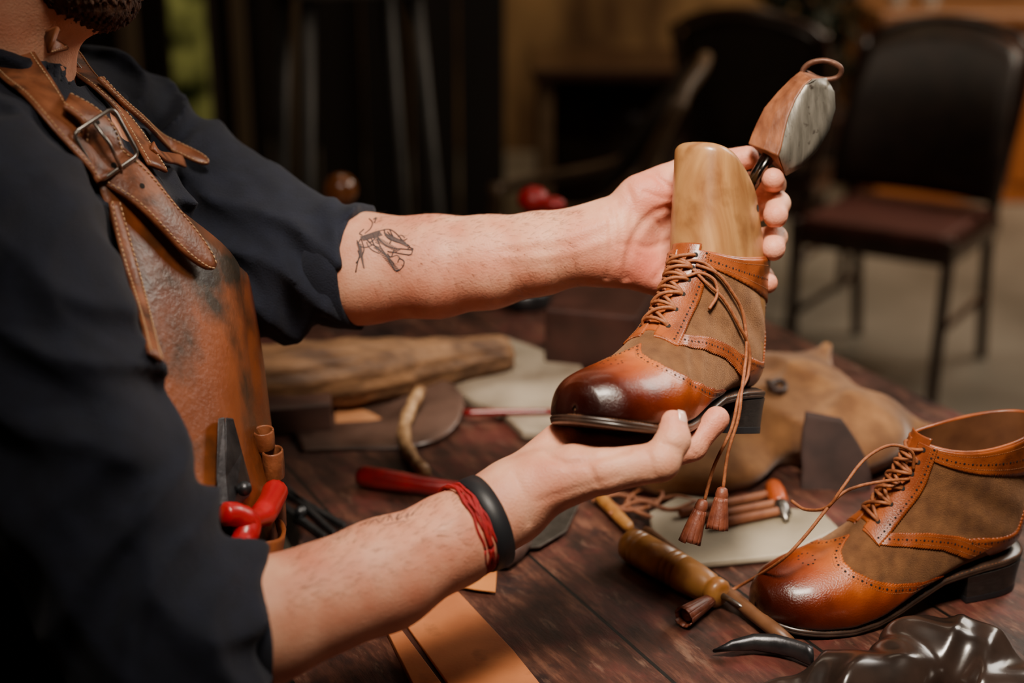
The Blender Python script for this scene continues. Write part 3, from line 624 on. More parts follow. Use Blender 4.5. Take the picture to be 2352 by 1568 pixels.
def cuff(c,dirn,r,name='cuff'):
    d=nrm(dirn); x=nrm(np.cross(d,A(0,0,1))); y=np.cross(x,d); an=np.arange(48)/48*2*math.pi; b=B()
    def rg(o,rr): return c+d*o+rr*(np.cos(an)[:,None]*x+np.sin(an)[:,None]*y)*(1+.018*np.sin(an*5+o*40))[:,None]
    b.add(*loft([rg(-.036,r-.004),rg(-.030,r+.0010),rg(-.016,r+.0025),rg(.001,r+.0010),rg(.003,r-.002),rg(.001,r-.005),rg(-.02,r-.007)],False)); build(b,name,K['shirt'],person)
cuff(cL,cL-EL,.0560); cuff(cR,A(1,.15,-.10)*.5+nrm(dirR)*.5,.0482)
g=G((-.6,.9,.0),(.28,1.46,.68),.008)
D=g.ell((-.39,1.175,.56),(.14,.16,.12))
for sg in(-1,1):
    kn=A(.08,1.175+sg*.12,.52); an_=A(.10,1.175+sg*.12,.09)
    D=smin(D,g.cone((-.36,1.175+sg*.08,.54),kn,.085,.065),.04); D=smin(D,g.cone(kn,an_,.062,.05),.03)
b=B(); b.add(*snet(g,D)); build(b,'trousers',K['trouser'],person)
for sg in(-1,1):
    b=B(); b.add(*ball((.15,1.175+sg*.12,.045),(.14,.048,.045))); build(b,'work_shoe',K['black'],person)
def tat(lines,bv,m,nm,r):
    b=B()
    for l in lines:
        q=spl(A(*[list(x) for x in l]).reshape(-1,2),5); p=np.array([hit(x,y,[bv],.0001,1.2)[0] for x,y in q]); b.add(*tube(p,r,5))
    build(b,nm,m,person)
tl=[[(822,560),(832,545),(852,536),(872,530),(895,527),(912,538),(928,556),(942,566)],[(848,502),(856,512),(850,526),(838,536)],[(858,504),(864,500),(860,512)],
 [(868,545),(884,562),(905,570),(930,572),(948,574)],[(948,574),(944,584),(930,584),(908,580),(890,577)],[(820,552),(828,575),(822,600),(817,625)],[(830,550),(836,572),(830,592)],
 [(852,545),(862,566),(884,584),(898,604),(910,622),(924,614),(928,600),(918,594),(914,602)],[(866,548),(876,570),(892,590),(906,606)],[(882,528),(890,546),(912,556),(938,562)],
 [(895,527),(905,545),(925,552),(936,548)],[(838,545),(852,560),(870,568)],[(824,565),(840,568),(856,562)],[(872,530),(868,545),(876,556)],[(884,534),(898,548)],[(890,532),(906,550)],[(832,540),(826,536),(836,526)],
 [(895,560),(900,545),(884,540)],[(905,575),(898,590),(890,582)],[(856,536),(860,548),(850,556),(842,548)],[(936,574),(940,568),(950,572)],[(822,575),(826,590),(818,604)]]
tat(tl,bvL,K['ink'],'tattoo',.00062)
sh2=[]
for k in range(16): sh2.append([(858+3.4*k,551+1.8*k),(868+3.4*k,543+2.0*k)]); sh2.append([(828+2.8*k,543-.9*k),(836+2.8*k,553-.8*k)]); sh2.append([(862+2.9*k,570+3.4*k),(874+2.9*k,567+3.4*k)]); sh2.append([(819+1.0*k,558+3.6*k),(831+.4*k,562+3.6*k)]); sh2.append([(882+3.2*k,534+1.4*k),(889+3.2*k,545+1.5*k)])
sh2+= [[(862,556),(872,562),(868,572),(858,568)],[(900,590),(912,586),(920,594)],[(842,556),(848,568),(858,576),(872,582)],[(914,544),(922,540),(930,546)]]
tat(sh2,bvL,M_('shaded_ink',(.13,.085,.078),rough=.6),'tattoo_shading',.0006)
tat([[(850,1200),(862,1192),(872,1200),(884,1190)],[(890,1196),(896,1184),(902,1196)],[(908,1192),(916,1180),(912,1194),(924,1186)],[(930,1188),(938,1178),(934,1192)],[(945,1184),(950,1176)],[(880,1206),(900,1202),(930,1196)]],bvR,K['inkf'],'tattoo',.00045)
def armring(px,py,d,rr,axis): 
    ax=nrm(axis); x=nrm(np.cross(ax,A(0,0,1))); y=np.cross(x,ax); an=np.arange(60)/60*2*math.pi
    return P(px,py,d)+rr*(np.cos(an)[:,None]*x+np.sin(an)[:,None]*y),ax
axR=nrm(.40*fw+.90*(.93*rt+.36*up))
c,ax=armring(1108,1202,1.114,.0362,axR)
b=B(); cen=c.mean(0); rg=[cen+(c-cen)*s_+ax*o_ for s_,o_ in((1,-.0078),(1.05,-.007),(1.06,0),(1.05,.007),(1,.0078),(.985,0),(1,-.0078))]; b.add(*loft(rg,False))
tag(build(b,'wristband',K['black']),'smooth black rubber wristband round the nearer wrist','wristband')
b=B()
for k in range(9):
    c,ax=armring(1090-3.2*k,1209+1.2*k,1.111-.001*k,.0355+.00025*k,nrm(axR+A(.06*math.sin(k*2.1),.06*math.cos(k*3.1),.07*math.sin(k*1.3)))); an=np.arange(60)/60*2*math.pi
    c=c+ax*(.0008*np.sin(an*9+k))[:,None]; b.add(*tube(np.vstack([c,c[:1]]),.0010,6))
tag(build(b,'thread_bracelet',K['redthread']),'tangled red thread bracelet beside the black wristband','bracelet')
# apron
apron=thing('leather_apron','tan leather bib apron with buckled straps and tool pocket over navy shirt','apron',A(-.25,1.15,.75))
Lp=spl([P(215,400,1.10),P(300,700,1.09),P(400,1050,1.08),P(470,1340,1.06)],8); Rp=spl([P(545,612,1.235),P(582,860,1.235),P(608,1080,1.22),P(632,1290,1.20)],8)
rows=[]
for i in range(len(Lp)):
    a,c=Lp[i],Rp[i]; v=i/(len(Lp)-1); f=c+A(-.035,.14,-.07*math.exp(-v*6)); row=[]
    bow=P(400,470,1.19)-(P(215,400,1.10)+P(545,612,1.235))/2
    for t in np.linspace(0,1,24): row.append(a+(c-a)*t+4*t*(1-t)*(bow*.75*math.exp(-v*9)+A(.012,-.012,0))+A(.0025*math.sin(t*9+v*6),.004*math.sin(t*6+v*9),0))
    for t in np.linspace(.1,1,10): row.append(c+(f-c)*t+4*t*(1-t)*A(.012,0,0))
    rows.append(row)
AP=np.array(rows); b=B(); b.add(*grid(AP)); solid(build(b,'apron_panel',K['apron'],apron),.003)
av,af=grid(AP); bvA=bvh_of(av,af); BV=[bvS,bvA]
def strap(pp,wd,off,nm,stitch=True,holes=(),taper=0,th=.0032,m='strap'):
    q=spl(A(*[list(x) for x in pp]).reshape(-1,2),8); pn=[hit(x,y,BV,off,1.12) for x,y in q]; p=smooth(np.array([a for a,_ in pn]),20); n=smooth(np.array([a for _,a in pn]),40)
    ww=np.full(len(p),wd)
    if taper:
        for i in range(taper): ww[-1-i]=wd*math.sqrt(1-(1-i/taper)**2+.03)
    b=B(); b.add(*ribbon(p,n,ww,th)); o=build(b,nm,K[m],apron)
    t=nrm(np.gradient(p,axis=0)); nn=nrm(n-t*np.sum(n*t,1,keepdims=True)); s=np.cross(t,nn)
    if stitch:
        sb=B()
        for sg in(-1,1):
            e=p+s*(sg*ww[:,None]*.41)+nn*(th*.58); dd=np.concatenate([[0],np.cumsum(np.linalg.norm(np.diff(e,axis=0),axis=1))]); k=int(dd[-1]/.0042)
            for i in range(k):
                u=np.array([i+.1,i+.75])/k*dd[-1]; z=np.stack([np.interp(u,dd,e[:,j]) for j in range(3)],1); sb.add(*tube(z,.0006,5))
        build(sb,'stitching',K['thread'],o)
    for u in holes:
        hb=B(); i=int(u*(len(p)-1)); hb.add(*disc(p[i]+nn[i]*th*.66,nn[i],.0024,10)); build(hb,'strap_hole',K['hole'],o)
def buckle(px,py,ang,off,L,W,r=.0018):
    c,n=hit(px,py,BV,off,1.12); n=nrm(n+nrm(CAM-c)); dx=P(px+math.cos(ang)*20,py+math.sin(ang)*20,dep(c))-P(px,py,dep(c)); t=nrm(dx-n*(dx@n)); s=np.cross(n,t)
    cs=[]
    for a,b_ in((-1,-1),(1,-1),(1,1),(-1,1)):
        for k in range(4):
            an=math.atan2(b_,a)+(-1.5+k)*.5; cs.append(c+t*(a*(L/2-.005)+.005*math.cos(an))+s*(b_*(W/2-.005)+.005*math.sin(an))+n*.001)
    cs=np.array(cs); b=B(); b.add(*tube(np.vstack([cs,cs[:2]]),r,8)); o=build(b,'buckle',K['steel'],apron)
    b=B(); b.add(*tube(np.array([c-t*(L/2),c+n*.006,c+t*(L/2+.001)+n*.003]),r*.8,8)); build(b,'prong',K['steel'],o)
strap([(-60,-10),(0,90),(60,190),(120,280),(180,350),(245,410)],.036,.007,'shoulder_strap')
strap([(122,92),(150,132),(192,184),(235,235),(290,300),(350,400)],.022,.007,'shoulder_strap')
strap([(250,470),(285,590),(315,700),(345,830)],.012,.005,'edge_strip')
strap([(135,262),(200,300),(240,365),(300,440),(375,530),(465,625)],.034,.0125,'strap_tail',holes=(.22,.45,.62),taper=8,th=.0042)
strap([(205,200),(260,258),(330,310),(400,350),(482,396)],.013,.012,'strap_tail',taper=5)
strap([(330,350),(355,380),(400,380)],.012,.010,'strap_keeper',stitch=False)
buckle(195,332,math.radians(46),.018,.042,.040); buckle(165,172,math.radians(52),.015,.038,.026,.0014)
pk=[]
for i in range(12):
    row=[]
    for j in range(16):
        t=j/15; v=i/11; px=508+118*t; y0=1266-72*t+20*math.sin(t*3.14); py=y0+(1350-y0)*v; row.append(hit(px,py,[bvA],.006+.022*math.sin(t*3.14)*(1-v*.4),1.14)[0])
    pk.append(row)
b=B(); b.add(*grid(np.array(pk))); solid(build(b,'pocket',K['apron'],apron),.003)
for (x,y0,y1) in((606,985,1030),(628,1030,1100),(632,1130,1215)):
    b=B(); c0=P(x,(y0+y1)/2,1.215); an=np.linspace(0,2*math.pi,25); pts=c0+np.stack([.008*np.cos(an),.011*np.sin(an),0*an],1); nn=np.stack([np.cos(an),np.sin(an),0*an],1)
    b.add(*ribbon(pts,nn,(y1-y0)/F*1.2,.002)); build(b,'tool_loop',K['strap'],apron)
pl=thing('pliers','red handled pliers with dark jaws tucked in the apron pocket','pliers',P(530,1200,1.12))
pa=lambda x,y,o: hit(x,y,[bvA],o,1.15)[0]
def plq(pts,o): return [pa(x,y,o) for x,y in pts]
b=B(); b.add(*prism(plq([(490,965),(505,962),(510,1100),(517,1168),(494,1166),(487,1100)],.005),nrm(CAM-pa(510,1100,0))*.008)); build(b,'jaw',K['dsteel'],pl,bevel=.001)
b=B(); b.add(*prism(plq([(508,962),(526,964),(545,1040),(564,1110),(562,1140),(530,1170),(516,1168),(510,1100)],.004),nrm(CAM-pa(510,1100,0))*.008)); build(b,'jaw',K['dsteel'],pl,bevel=.001)
b=B(); q=pa(533,1132,.012); b.add(*tube(np.array([q,q+nrm(CAM-q)*.003]),.006,16)); build(b,'pivot',K['dsteel'],pl)
b=B(); b.add(*tube(spl([pa(488,1192,.012),pa(515,1196,.014),pa(535,1215,.014),pa(533,1245,.012),pa(522,1280,.010)],5),[.006]+[.0095]*6+[.0105]*8+[.0095]*5+[.007],14)); build(b,'grip',K['red'],pl)
b=B(); b.add(*tube(spl([pa(522,1208,.014),pa(555,1196,.015),pa(580,1166,.015),pa(604,1130,.012)],5),[.006]+[.0080]*5+[.0105]*7+[.0110]*2+[.007],14)); build(b,'grip',K['red'],pl)
# bench
def bench_mat():
    m=bpy.data.materials.new('bench_wood'); m.use_nodes=True; nt=m.node_tree; N=nt.nodes; L=nt.links; bs=N['Principled BSDF']
    tc=N.new('ShaderNodeTexCoord'); mp=N.new('ShaderNodeMapping'); mp.inputs['Rotation'].default_value=(0,0,-math.radians(27.5)); L.new(tc.outputs['Object'],mp.inputs[0])
    sp=N.new('ShaderNodeSeparateXYZ'); L.new(mp.outputs[0],sp.inputs[0])
    def mt(op,a,b=None):
        n=N.new('ShaderNodeMath'); n.operation=op
        for i,x in enumerate((a,b)):
            if x is None: continue
            if isinstance(x,(int,float)): n.inputs[i].default_value=x
            else: L.new(x,n.inputs[i])
        return n.outputs[0]
    W=.14
    q=mt('DIVIDE',mt('SUBTRACT',sp.outputs[0],BP),W); fr=mt('FRACT',q); fl=mt('FLOOR',q)
    dist=mt('ABSOLUTE',mt('SUBTRACT',fr,.5)); gap=mt('GREATER_THAN',dist,.487)
    wn=N.new('ShaderNodeTexWhiteNoise'); wn.noise_dimensions='1D'; L.new(fl,wn.inputs['W'])
    m2=N.new('ShaderNodeMapping'); m2.inputs['Scale'].default_value=(12,2.4,1); L.new(mp.outputs[0],m2.inputs[0])
    cmb=N.new('ShaderNodeVectorMath'); cmb.operation='ADD'; L.new(m2.outputs[0],cmb.inputs[0]); L.new(wn.outputs['Color'],cmb.inputs[1])
    n1=N.new('ShaderNodeTexNoise'); n1.inputs['Scale'].default_value=4; n1.inputs['Detail'].default_value=12; n1.inputs['Roughness'].default_value=.74; L.new(cmb.outputs[0],n1.inputs[0])
    cr=N.new('ShaderNodeValToRGB'); e=cr.color_ramp.elements; e[0].position=.34; e[0].color=(.014,.007,.005,1); e[1].position=.70; e[1].color=(.21,.088,.052,1); k=e.new(.52); k.color=(.066,.023,.015,1); L.new(n1.outputs[0],cr.inputs[0])
    n2=N.new('ShaderNodeTexNoise'); n2.inputs['Scale'].default_value=9; n2.inputs['Detail'].default_value=9; n2.inputs['Roughness'].default_value=.65; L.new(tc.outputs['Object'],n2.inputs[0])
    r2=N.new('ShaderNodeValToRGB'); r2.color_ramp.elements[0].position=.53; r2.color_ramp.elements[1].position=.63; L.new(n2.outputs[0],r2.inputs[0])
    mx=N.new('ShaderNodeMix'); mx.data_type='RGBA'; L.new(mt('MULTIPLY',r2.outputs[0],.5),mx.inputs[0]); L.new(cr.outputs[0],mx.inputs[6]); mx.inputs[7].default_value=(.14,.022,.016,1)
    r4=N.new('ShaderNodeMapRange'); r4.inputs[1].default_value=.47; r4.inputs[2].default_value=.38; L.new(n2.outputs[0],r4.inputs[0])
    m4=N.new('ShaderNodeMix'); m4.data_type='RGBA'; L.new(mt('MULTIPLY',r4.outputs[0],.8),m4.inputs[0]); L.new(mx.outputs[2],m4.inputs[6]); m4.inputs[7].default_value=(.014,.011,.013,1)
    n5=N.new('ShaderNodeTexNoise'); n5.inputs['Scale'].default_value=60; n5.inputs['Detail'].default_value=8; n5.inputs['Roughness'].default_value=.7; m5=N.new('ShaderNodeMapping'); m5.inputs['Scale'].default_value=(1,.3,1); L.new(mp.outputs[0],m5.inputs[0]); L.new(m5.outputs[0],n5.inputs[0])
    r5=N.new('ShaderNodeMapRange'); r5.inputs[1].default_value=.58; r5.inputs[2].default_value=.68; L.new(n5.outputs[0],r5.inputs[0])
    m6=N.new('ShaderNodeMix'); m6.data_type='RGBA'; L.new(mt('MULTIPLY',r5.outputs[0],.45),m6.inputs[0]); L.new(m4.outputs[2],m6.inputs[6]); m6.inputs[7].default_value=(.26,.15,.10,1)
    m3=N.new('ShaderNodeMix'); m3.data_type='RGBA'; L.new(gap,m3.inputs[0]); L.new(m6.outputs[2],m3.inputs[6]); m3.inputs[7].default_value=(.004,.003,.002,1)
    L.new(m3.outputs[2],bs.inputs['Base Color'])
    mr=N.new('ShaderNodeMapRange'); mr.inputs[1].default_value=.35; mr.inputs[2].default_value=.65; mr.inputs[3].default_value=.30; mr.inputs[4].default_value=.55; L.new(n2.outputs[0],mr.inputs[0]); L.new(mr.outputs[0],bs.inputs['Roughness'])
    bp=N.new('ShaderNodeBump'); bp.inputs['Strength'].default_value=.7; bp.inputs['Distance'].default_value=.002; L.new(mt('SUBTRACT',n1.outputs[0],mt('MULTIPLY',gap,2.0)),bp.inputs['Height']); L.new(bp.outputs[0],bs.inputs['Normal'])
    return m
bench=thing('workbench','worn dark reddish plank workbench covered in leather tools','workbench',A(.2,1.5,0))
pA=T(1210,1270)[:2]-A(.2,1.5); th_=-math.radians(27.5); BP=float(pA[0]*math.cos(th_)-pA[1]*math.sin(th_))
poly=[(-.185,.72),(.95,.62),(.80,1.15),(.512,1.691),(.24,2.27),(-.62,2.27),(-.255,1.40),(-.215,1.3)]
b=B(); b.add(*prism([A(x,y,TZ-.045) for x,y in poly],A(0,0,.045))); build(b,'bench_top',bench_mat(),bench,bevel=.004)
lw=mat('bench_leg_wood',(.03,.015,.01),(.07,.035,.02),sc=20,rough=.7,st=(1,1,.2))
for x,y in((-.1,.82),(.8,.78),(.25,2.1),(-.45,2.1)):
    b=B(); b.add(*box((x,y,(TZ-.045)/2),(.08,.08,TZ-.045),.45)); build(b,'leg',lw,bench,bevel=.004)
def sheet(px,th,m,name,label,cat,z=0,bevel=.0008):
    pts=[T(x,y,TZ+z+.0005) for x,y in px]; b=B(); b.add(*prism(pts,A(0,0,th))); return tag(build(b,name,m,bevel=bevel),label,cat)
olea=M_('orange_leather',(.36,.105,.032),(.54,.185,.063),sc=12,rough=.6,bump=.2,det=8,stain=((.2,.06,.02),25,.6,.75))
sheet([(926,1430),(1010,1385),(1040,1350),(1180,1500),(1260,1600),(1070,1640),(1046,1600)],.003,olea,'leather_strip','broad orange leather strip lying on the bench in front of the forearm','leather')
sheet([(884,1450),(908,1438),(1028,1600),(1045,1650),(985,1660)],.006,olea,'leather_strip','narrow orange leather strip left of the broad one at bench front','leather')
sheet([(1035,1345),(1060,1310),(1100,1290),(1142,1300),(1138,1362),(1090,1356)],.002,M_('orange_scrap',(.46,.15,.035),(.56,.2,.05),sc=20,rough=.6),'leather_scrap','small bright orange leather scrap just below the wristband','leather',z=.003)
sheet([(768,912),(915,898),(942,935),(925,962),(770,972)],.002,M_('tan_scrap',(.44,.18,.075),(.54,.24,.10),sc=20,rough=.6),'leather_scrap','flat tan leather scrap beside the dark wooden block','leather')
slab=M_('pale_slab',(.20,.15,.105),(.52,.43,.32),sc=10,rough=.4,bump=.2,bsc=60,det=9)
sheet([(978,825),(1160,790),(1330,850),(1400,960),(1300,1015),(1200,1010),(1150,965),(1080,935),(1010,890)],.012,slab,'stone_slab','pale mottled stone slab lying flat behind the hands','slab',bevel=.003)
sheet([(1490,1190),(1560,1150),(1700,1165),(1890,1190),(1930,1230),(1800,1290),(1600,1310),(1500,1270)],.008,M_('cream_slab',(.22,.18,.12),(.43,.365,.27),sc=10,rough=.45,det=9),'cutting_slab','smooth cream slab under the laces and awls','slab',bevel=.003)
dkw=M_('dark_block_wood',(.035,.018,.015),(.10,.05,.038),sc=25,rough=.4,st=(.3,1,1),bump=.2,det=8)
def block(px,h,m,name,label,cat,bev=.003):
    b=B(); b.add(*prism([T(x,y,TZ+.0005) for x,y in px],A(0,0,h))); return tag(build(b,name,m,bevel=bev),label,cat)
block([(560,1010),(765,988),(762,945),(590,955)],.035,dkw,'wooden_block','dark rectangular wooden block beside the apron edge','block')
block([(1250,850),(1460,872),(1500,800),(1295,775)],.085,M_('redwood_block',(.028,.009,.007),(.060,.020,.015),sc=18,rough=.4,bump=.2),'wooden_block','dark red wooden block standing behind the boot toe','block')
b=B(); cl=spl([T(520,870,TZ+.044),T(700,862,TZ+.046),T(860,850,TZ+.043),T(1000,835,TZ+.036),T(1160,815,TZ+.028)],8); rr=np.interp(np.arange(len(cl)),[0,8,16,24,32],[.038,.042,.039,.032,.024]); rr=rr*(1+.035*np.sin(np.arange(len(cl))*1.1)); lv_,lf_=tube(cl,rr,40)
lv_=lv_+nrm(lv_-np.repeat(cl,40,0))*(.0022*np.sin(np.tile(np.arange(40),len(cl))*1.9+np.repeat(np.arange(len(cl)),40)*.35))[:,None]
b.add(lv_,lf_)
tag(build(b,'log',M_('log_wood',(.085,.038,.016),(.32,.16,.07),sc=40,rough=.65,bump=1,bsc=70,st=(.25,1,1),bd=.005,det=10),),'bare brown wooden log lying across the back of the bench','log')
rows=[]
for i in range(24):
    u=i/23; row=[]; sh_=1 if u<.7 else math.sqrt(max(.02,1-((u-.7)/.3)**2))
    for j in range(12):
        v=j/11; vv_=.5+(v-.5)*sh_; x=690+385*u-20*vv_; y=1040-14*u-(50+75*u)*vv_-22*math.sin(u*3)*vv_; z=.002+.045*max(0,u-.55)*1.5*(.3+vv_)+.004*math.sin(u*9+v*3)*v; row.append(T(x,y,TZ)+A(0,0,max(z,.001)))
    rows.append(row)
b=B(); b.add(*grid(np.array(rows))); tag(solid(build(b,'leather_piece',M_('dark_leather',(.05,.027,.02),(.14,.08,.06),sc=15,rough=.28,bump=.3)),.002,1),'dark brown leather piece curling up behind the bent stick','leather')
b=B(); st_=spl([T(975,1085,TZ+.008),T(940,1040,TZ+.010),T(928,985,TZ+.014),T(945,935,TZ+.028),T(965,895,TZ+.038)],6); b.add(*tube(st_,.0076+.0009*np.sin(np.arange(len(st_))*1.3),12))
tag(build(b,'stick',M_('bone_wood',(.20,.09,.035),(.58,.35,.17),sc=90,rough=.5,bump=.5,bsc=80,det=8)),'short bent peeled stick standing up from the dark leather piece','stick')
rh=thing('red_handled_tool','tool with glossy red handle lying beyond the wrist, near the bent stick','tool',T(950,1110))
a0=T(822,1092,TZ+.0125); a1=T(1085,1132,TZ+.0125); b=B(); b.add(*lathe(a0,a1,[(0,.004),(.01,.0095),(.06,.0122),(.3,.0115),(.6,.010),(.97,.0095),(1,.006)],20)); build(b,'handle',K['redwood'],rh)
b=B(); b.add(*lathe(a1,a1+(a1-a0)*.6,[(0,.004),(.9,.0035),(1,.001)],12)); build(b,'shaft',K['dsteel'],rh)
b=B(); q=spl([T(1065,948,TZ+.0165),T(1160,946,TZ+.0165),T(1275,945,TZ+.0165)],5); b.add(*tube(q,.004,10)); tag(build(b,'rod_tool',K['redwood']),'thin red rod lying across the pale stone slab','rod')
kn=thing('round_knife','round bladed leather knife lying beyond the wristband','knife',T(1260,1200))
b=B(); b.add(*prism([T(x,y,TZ+.006) for x,y in((1180,1262),(1240,1258),(1300,1222),(1330,1160),(1300,1140),(1230,1165),(1190,1200))],A(0,0,.002))); build(b,'blade',K['steel'],kn,bevel=.0005)
b=B(); b.add(*lathe(T(1210,1240,TZ+.012),T(1150,1290,TZ+.012),[(0,.007),(.4,.010),(.9,.009),(1,.004)])); build(b,'handle',dkw,kn)
sh=thing('shears','black steel shears lying open on the bench beside the apron','shears',T(700,1180))
for (p0,p1,w_) in(((640,1110),(765,1232),9),((640,1160),(745,1240),8),((655,1135),(790,1215),6)):
    b=B(); b.add(*prism([T(p0[0],p0[1]-w_,TZ+.003),T(p0[0],p0[1]+w_,TZ+.003),T(p1[0],p1[1]+4,TZ+.003),T(p1[0]+6,p1[1]-4,TZ+.003)],A(0,0,.006))); build(b,'blade',K['dsteel'],sh,bevel=.001)
b=B(); b.add(*tube(np.array([T(690,1175,TZ+.002),T(690,1175,TZ+.014)]),.006,14)); build(b,'pivot',K['dsteel'],sh)
yw=M_('yellow_wood',(.26,.092,.018),(.50,.22,.055),sc=40,rough=.42,coat=.15,det=8)
aw=thing('awl','awl with turned yellow wooden handle lying left of the empty boot','awl',T(1540,1300))
a0=T(1440,1245,TZ+.018); a1=T(1660,1368,TZ+.014); b=B()
pr=[(0,.008),(.012,.0135),(.03,.0155),(.07,.0168)]
for t0 in(.12,.17,.47,.53,.59): pr+=[(t0-.012,.0172),(t0-.006,.0160),(t0+.006,.0160),(t0+.012,.0172)]
pr+=[(.72,.0165),(.86,.0145),(.88,.0125),(.90,.0125),(.91,.014),(.97,.0135),(1,.009)]
b.add(*lathe(a0,a1,pr,32)); build(b,'handle',yw,aw)
b=B(); b.add(*lathe(a1,a1+(a1-a0)*.2,[(0,.003),(.8,.002),(1,.0004)],10)); build(b,'spike',K['steel'],aw)
hm=thing('hammer','cobbler hammer with brown handle lying in front of the empty boot toe','hammer',T(1700,1400))
a0=T(1480,1215,TZ+.009); a2=T(1815,1474,TZ+.011); b=B(); b.add(*lathe(a0,a2,[(0,.003),(.02,.0052),(.3,.0056),(.6,.0062),(.9,.0066),(1,.005)],16)); build(b,'handle',M_('hammer_wood',(.085,.034,.014),(.17,.072,.03),sc=30,rough=.45),hm)
b=B(); b.add(*loft([T(1642,1494,TZ+.006)+A(*[[math.cos(t)*.002,0,math.sin(t)*.002] for t in np.arange(12)/12*6.283])]+[T(px_,py_,TZ+.011)+A(*[[0,math.cos(t)*r_*.8,math.sin(t)*r_] for t in np.arange(12)/12*6.283]) for px_,py_,r_ in((1680,1482,.005),(1730,1474,.0075),(1780,1478,.009),(1820,1488,.0085),(1850,1500,.0092),(1865,1506,.0092))])); build(b,'head',K['dsteel'],hm)
a_=thing('awl','small awl with orange handle and steel ferrule beside the tan bag','awl',T(1800,1190))
a0=T(1775,1115,TZ+.016); a1=T(1800,1178,TZ+.013); b=B(); b.add(*lathe(a0,a0+(a1-a0)*.7,[(0,.005),(.05,.009),(.4,.0105),(.85,.009),(1,.007)])); build(b,'handle',M_('orange_handle',(.40,.07,.014),rough=.35),a_)
b=B(); b.add(*lathe(a0+(a1-a0)*.68,a1+(a1-a0)*.25,[(0,.007),(.05,.008),(.6,.008),(.7,.0035),(1,.003)])); build(b,'ferrule',K['steel'],a_)
lc=M_('cord_leather',(.20,.062,.026),(.34,.12,.05),sc=50,rough=.6)
for i,(pp,r_) in enumerate([([(1360,1150),(1420,1135),(1490,1150),(1560,1140),(1620,1165)],.0024),([(1380,1130),(1430,1170),(1500,1160),(1520,1130),(1470,1125),(1440,1160),(1500,1190)],.0022),([(1400,1180),(1470,1150),(1540,1170),(1600,1150)],.0022)]):
    b=B(); q=spl([T(x,y,TZ+.004+.004*(k%2)+.003*i) for k,(x,y) in enumerate(pp)],7); b.add(*tube(q,r_,8)); tag(build(b,'leather_thong',lc),['long straightish brown thong lying beyond the tassels','knotted brown thong looped over itself left of the tassels','short brown thong in front of the other two thongs'][i],'leather thong')
for i,(x0,y0,x1,y1) in enumerate([(1560,1178,1790,1130),(1600,1192,1800,1152),(1640,1204,1800,1172)]):
    b=B(); b.add(*lathe(T(x0,y0,TZ+.014+.0),T(x1,y1,TZ+.014),[(0,.003),(.02,.0048),(.98,.0048),(1,.003)],12)); tag(build(b,'wooden_rod',lc),['farthest of three thin brown rods behind the tassels','middle of three thin brown rods behind the tassels','nearest of three thin brown rods behind the tassels'][i],'rod','thin brown rods behind the tassels')
b=B(); b.add(*lathe(T(1375,1140,TZ+.008),T(1450,1215,TZ+.008),[(0,.004),(.05,.007),(.9,.006),(1,.003)])); tag(build(b,'wooden_peg',yw),'small pale wooden peg lying among the brown thongs','peg')
# bag
g=G(A(.0,1.22,.745),A(.62,1.85,.94),.0037)
bc=T(1760,1040)
D=g.ell(T(1740,1010)+A(0,.02,.03),(.12,.09,.042)); 
D=smin(D,g.cone(T(1870,950)+A(-.02,0,.03),T(1880,905)+A(0,-.02,.068),.055,.012),.05); D=smin(D,g.ell(T(1930,1050)+A(.0,.0,.03),(.07,.085,.038)),.05); D=smin(D,g.ell(T(1570,1085)+A(0,0,.015),(.10,.07,.03)),.05)
D=smin(D,g.cone(T(2000,1010)+A(0,0,.015),T(2120,1020)+A(0,0,.008),.028,.012),.04)
D=D+(.009*sa(g.X*26+g.Z*20+g.Y*14+.8*np.sin(g.Z*30))*(.5+.5*np.sin(g.X*20+1))+.007*sa(g.X*22-g.Y*30+g.Z*25)-.0075).astype(np.float32); D=np.maximum(D,-(g.Z-(TZ+.001))+0*g.X+0*g.Y)
vb,fb=snet(g,D); bag=thing('suede_bag','slumped tan suede bag behind the held boot','bag',A(bc[0],bc[1],TZ))
b=B(); b.add(vb,fb); build(b,'bag_body',M_('tan_suede',(.17,.068,.021),(.32,.145,.050),sc=30,rough=.95,bump=.6,bsc=400,sheen=.3,det=9,stain=((.11,.044,.014),12,.5,.75)),bag); bvB=bvh_of(vb,fb)
pk=[]
for i in range(14):
    row=[]; v=i/13
    for j in range(12):
        u=j/11; x0=1850-14*v; x1=1930+70*math.sin(min(1,v*1.3)*math.pi/2); x=x0+(x1-x0)*u; y=950+14*u+(225-25*u)*v; row.append(hit(x,y,[bvB],.003,1.55)[0])
    pk.append(row)
pk=np.array(pk)
dd_=np.array([[dep(q) for q in r_] for r_ in pk])
for _ in range(30): dd_[1:-1,1:-1]=(dd_[:-2,1:-1]+dd_[2:,1:-1]+dd_[1:-1,:-2]+dd_[1:-1,2:])/4; dd_[0]=dd_[1]; dd_[-1]=dd_[-2]; dd_[:,0]=dd_[:,1]; dd_[:,-1]=dd_[:,-2]
for i in range(14):
    for j in range(12):
        q_,_d=proj(pk[i,j]); pk[i,j]=P(q_[0][0],q_[0][1],dd_[i,j]-.012)
b=B(); b.add(*grid(pk)); solid(build(b,'flap',M_('dark_flap',(.024,.012,.010),(.045,.022,.018),sc=30,rough=.8),bag),.004)
b=B(); q=spl([hit(x,y,[bvB],.006,1.6)[0] for x,y in((1760,885),(1775,905),(1800,905),(1795,885),(1770,890),(1790,910))],6); b.add(*tube(q,.003,8)); build(b,'toggle',dkw,bag)
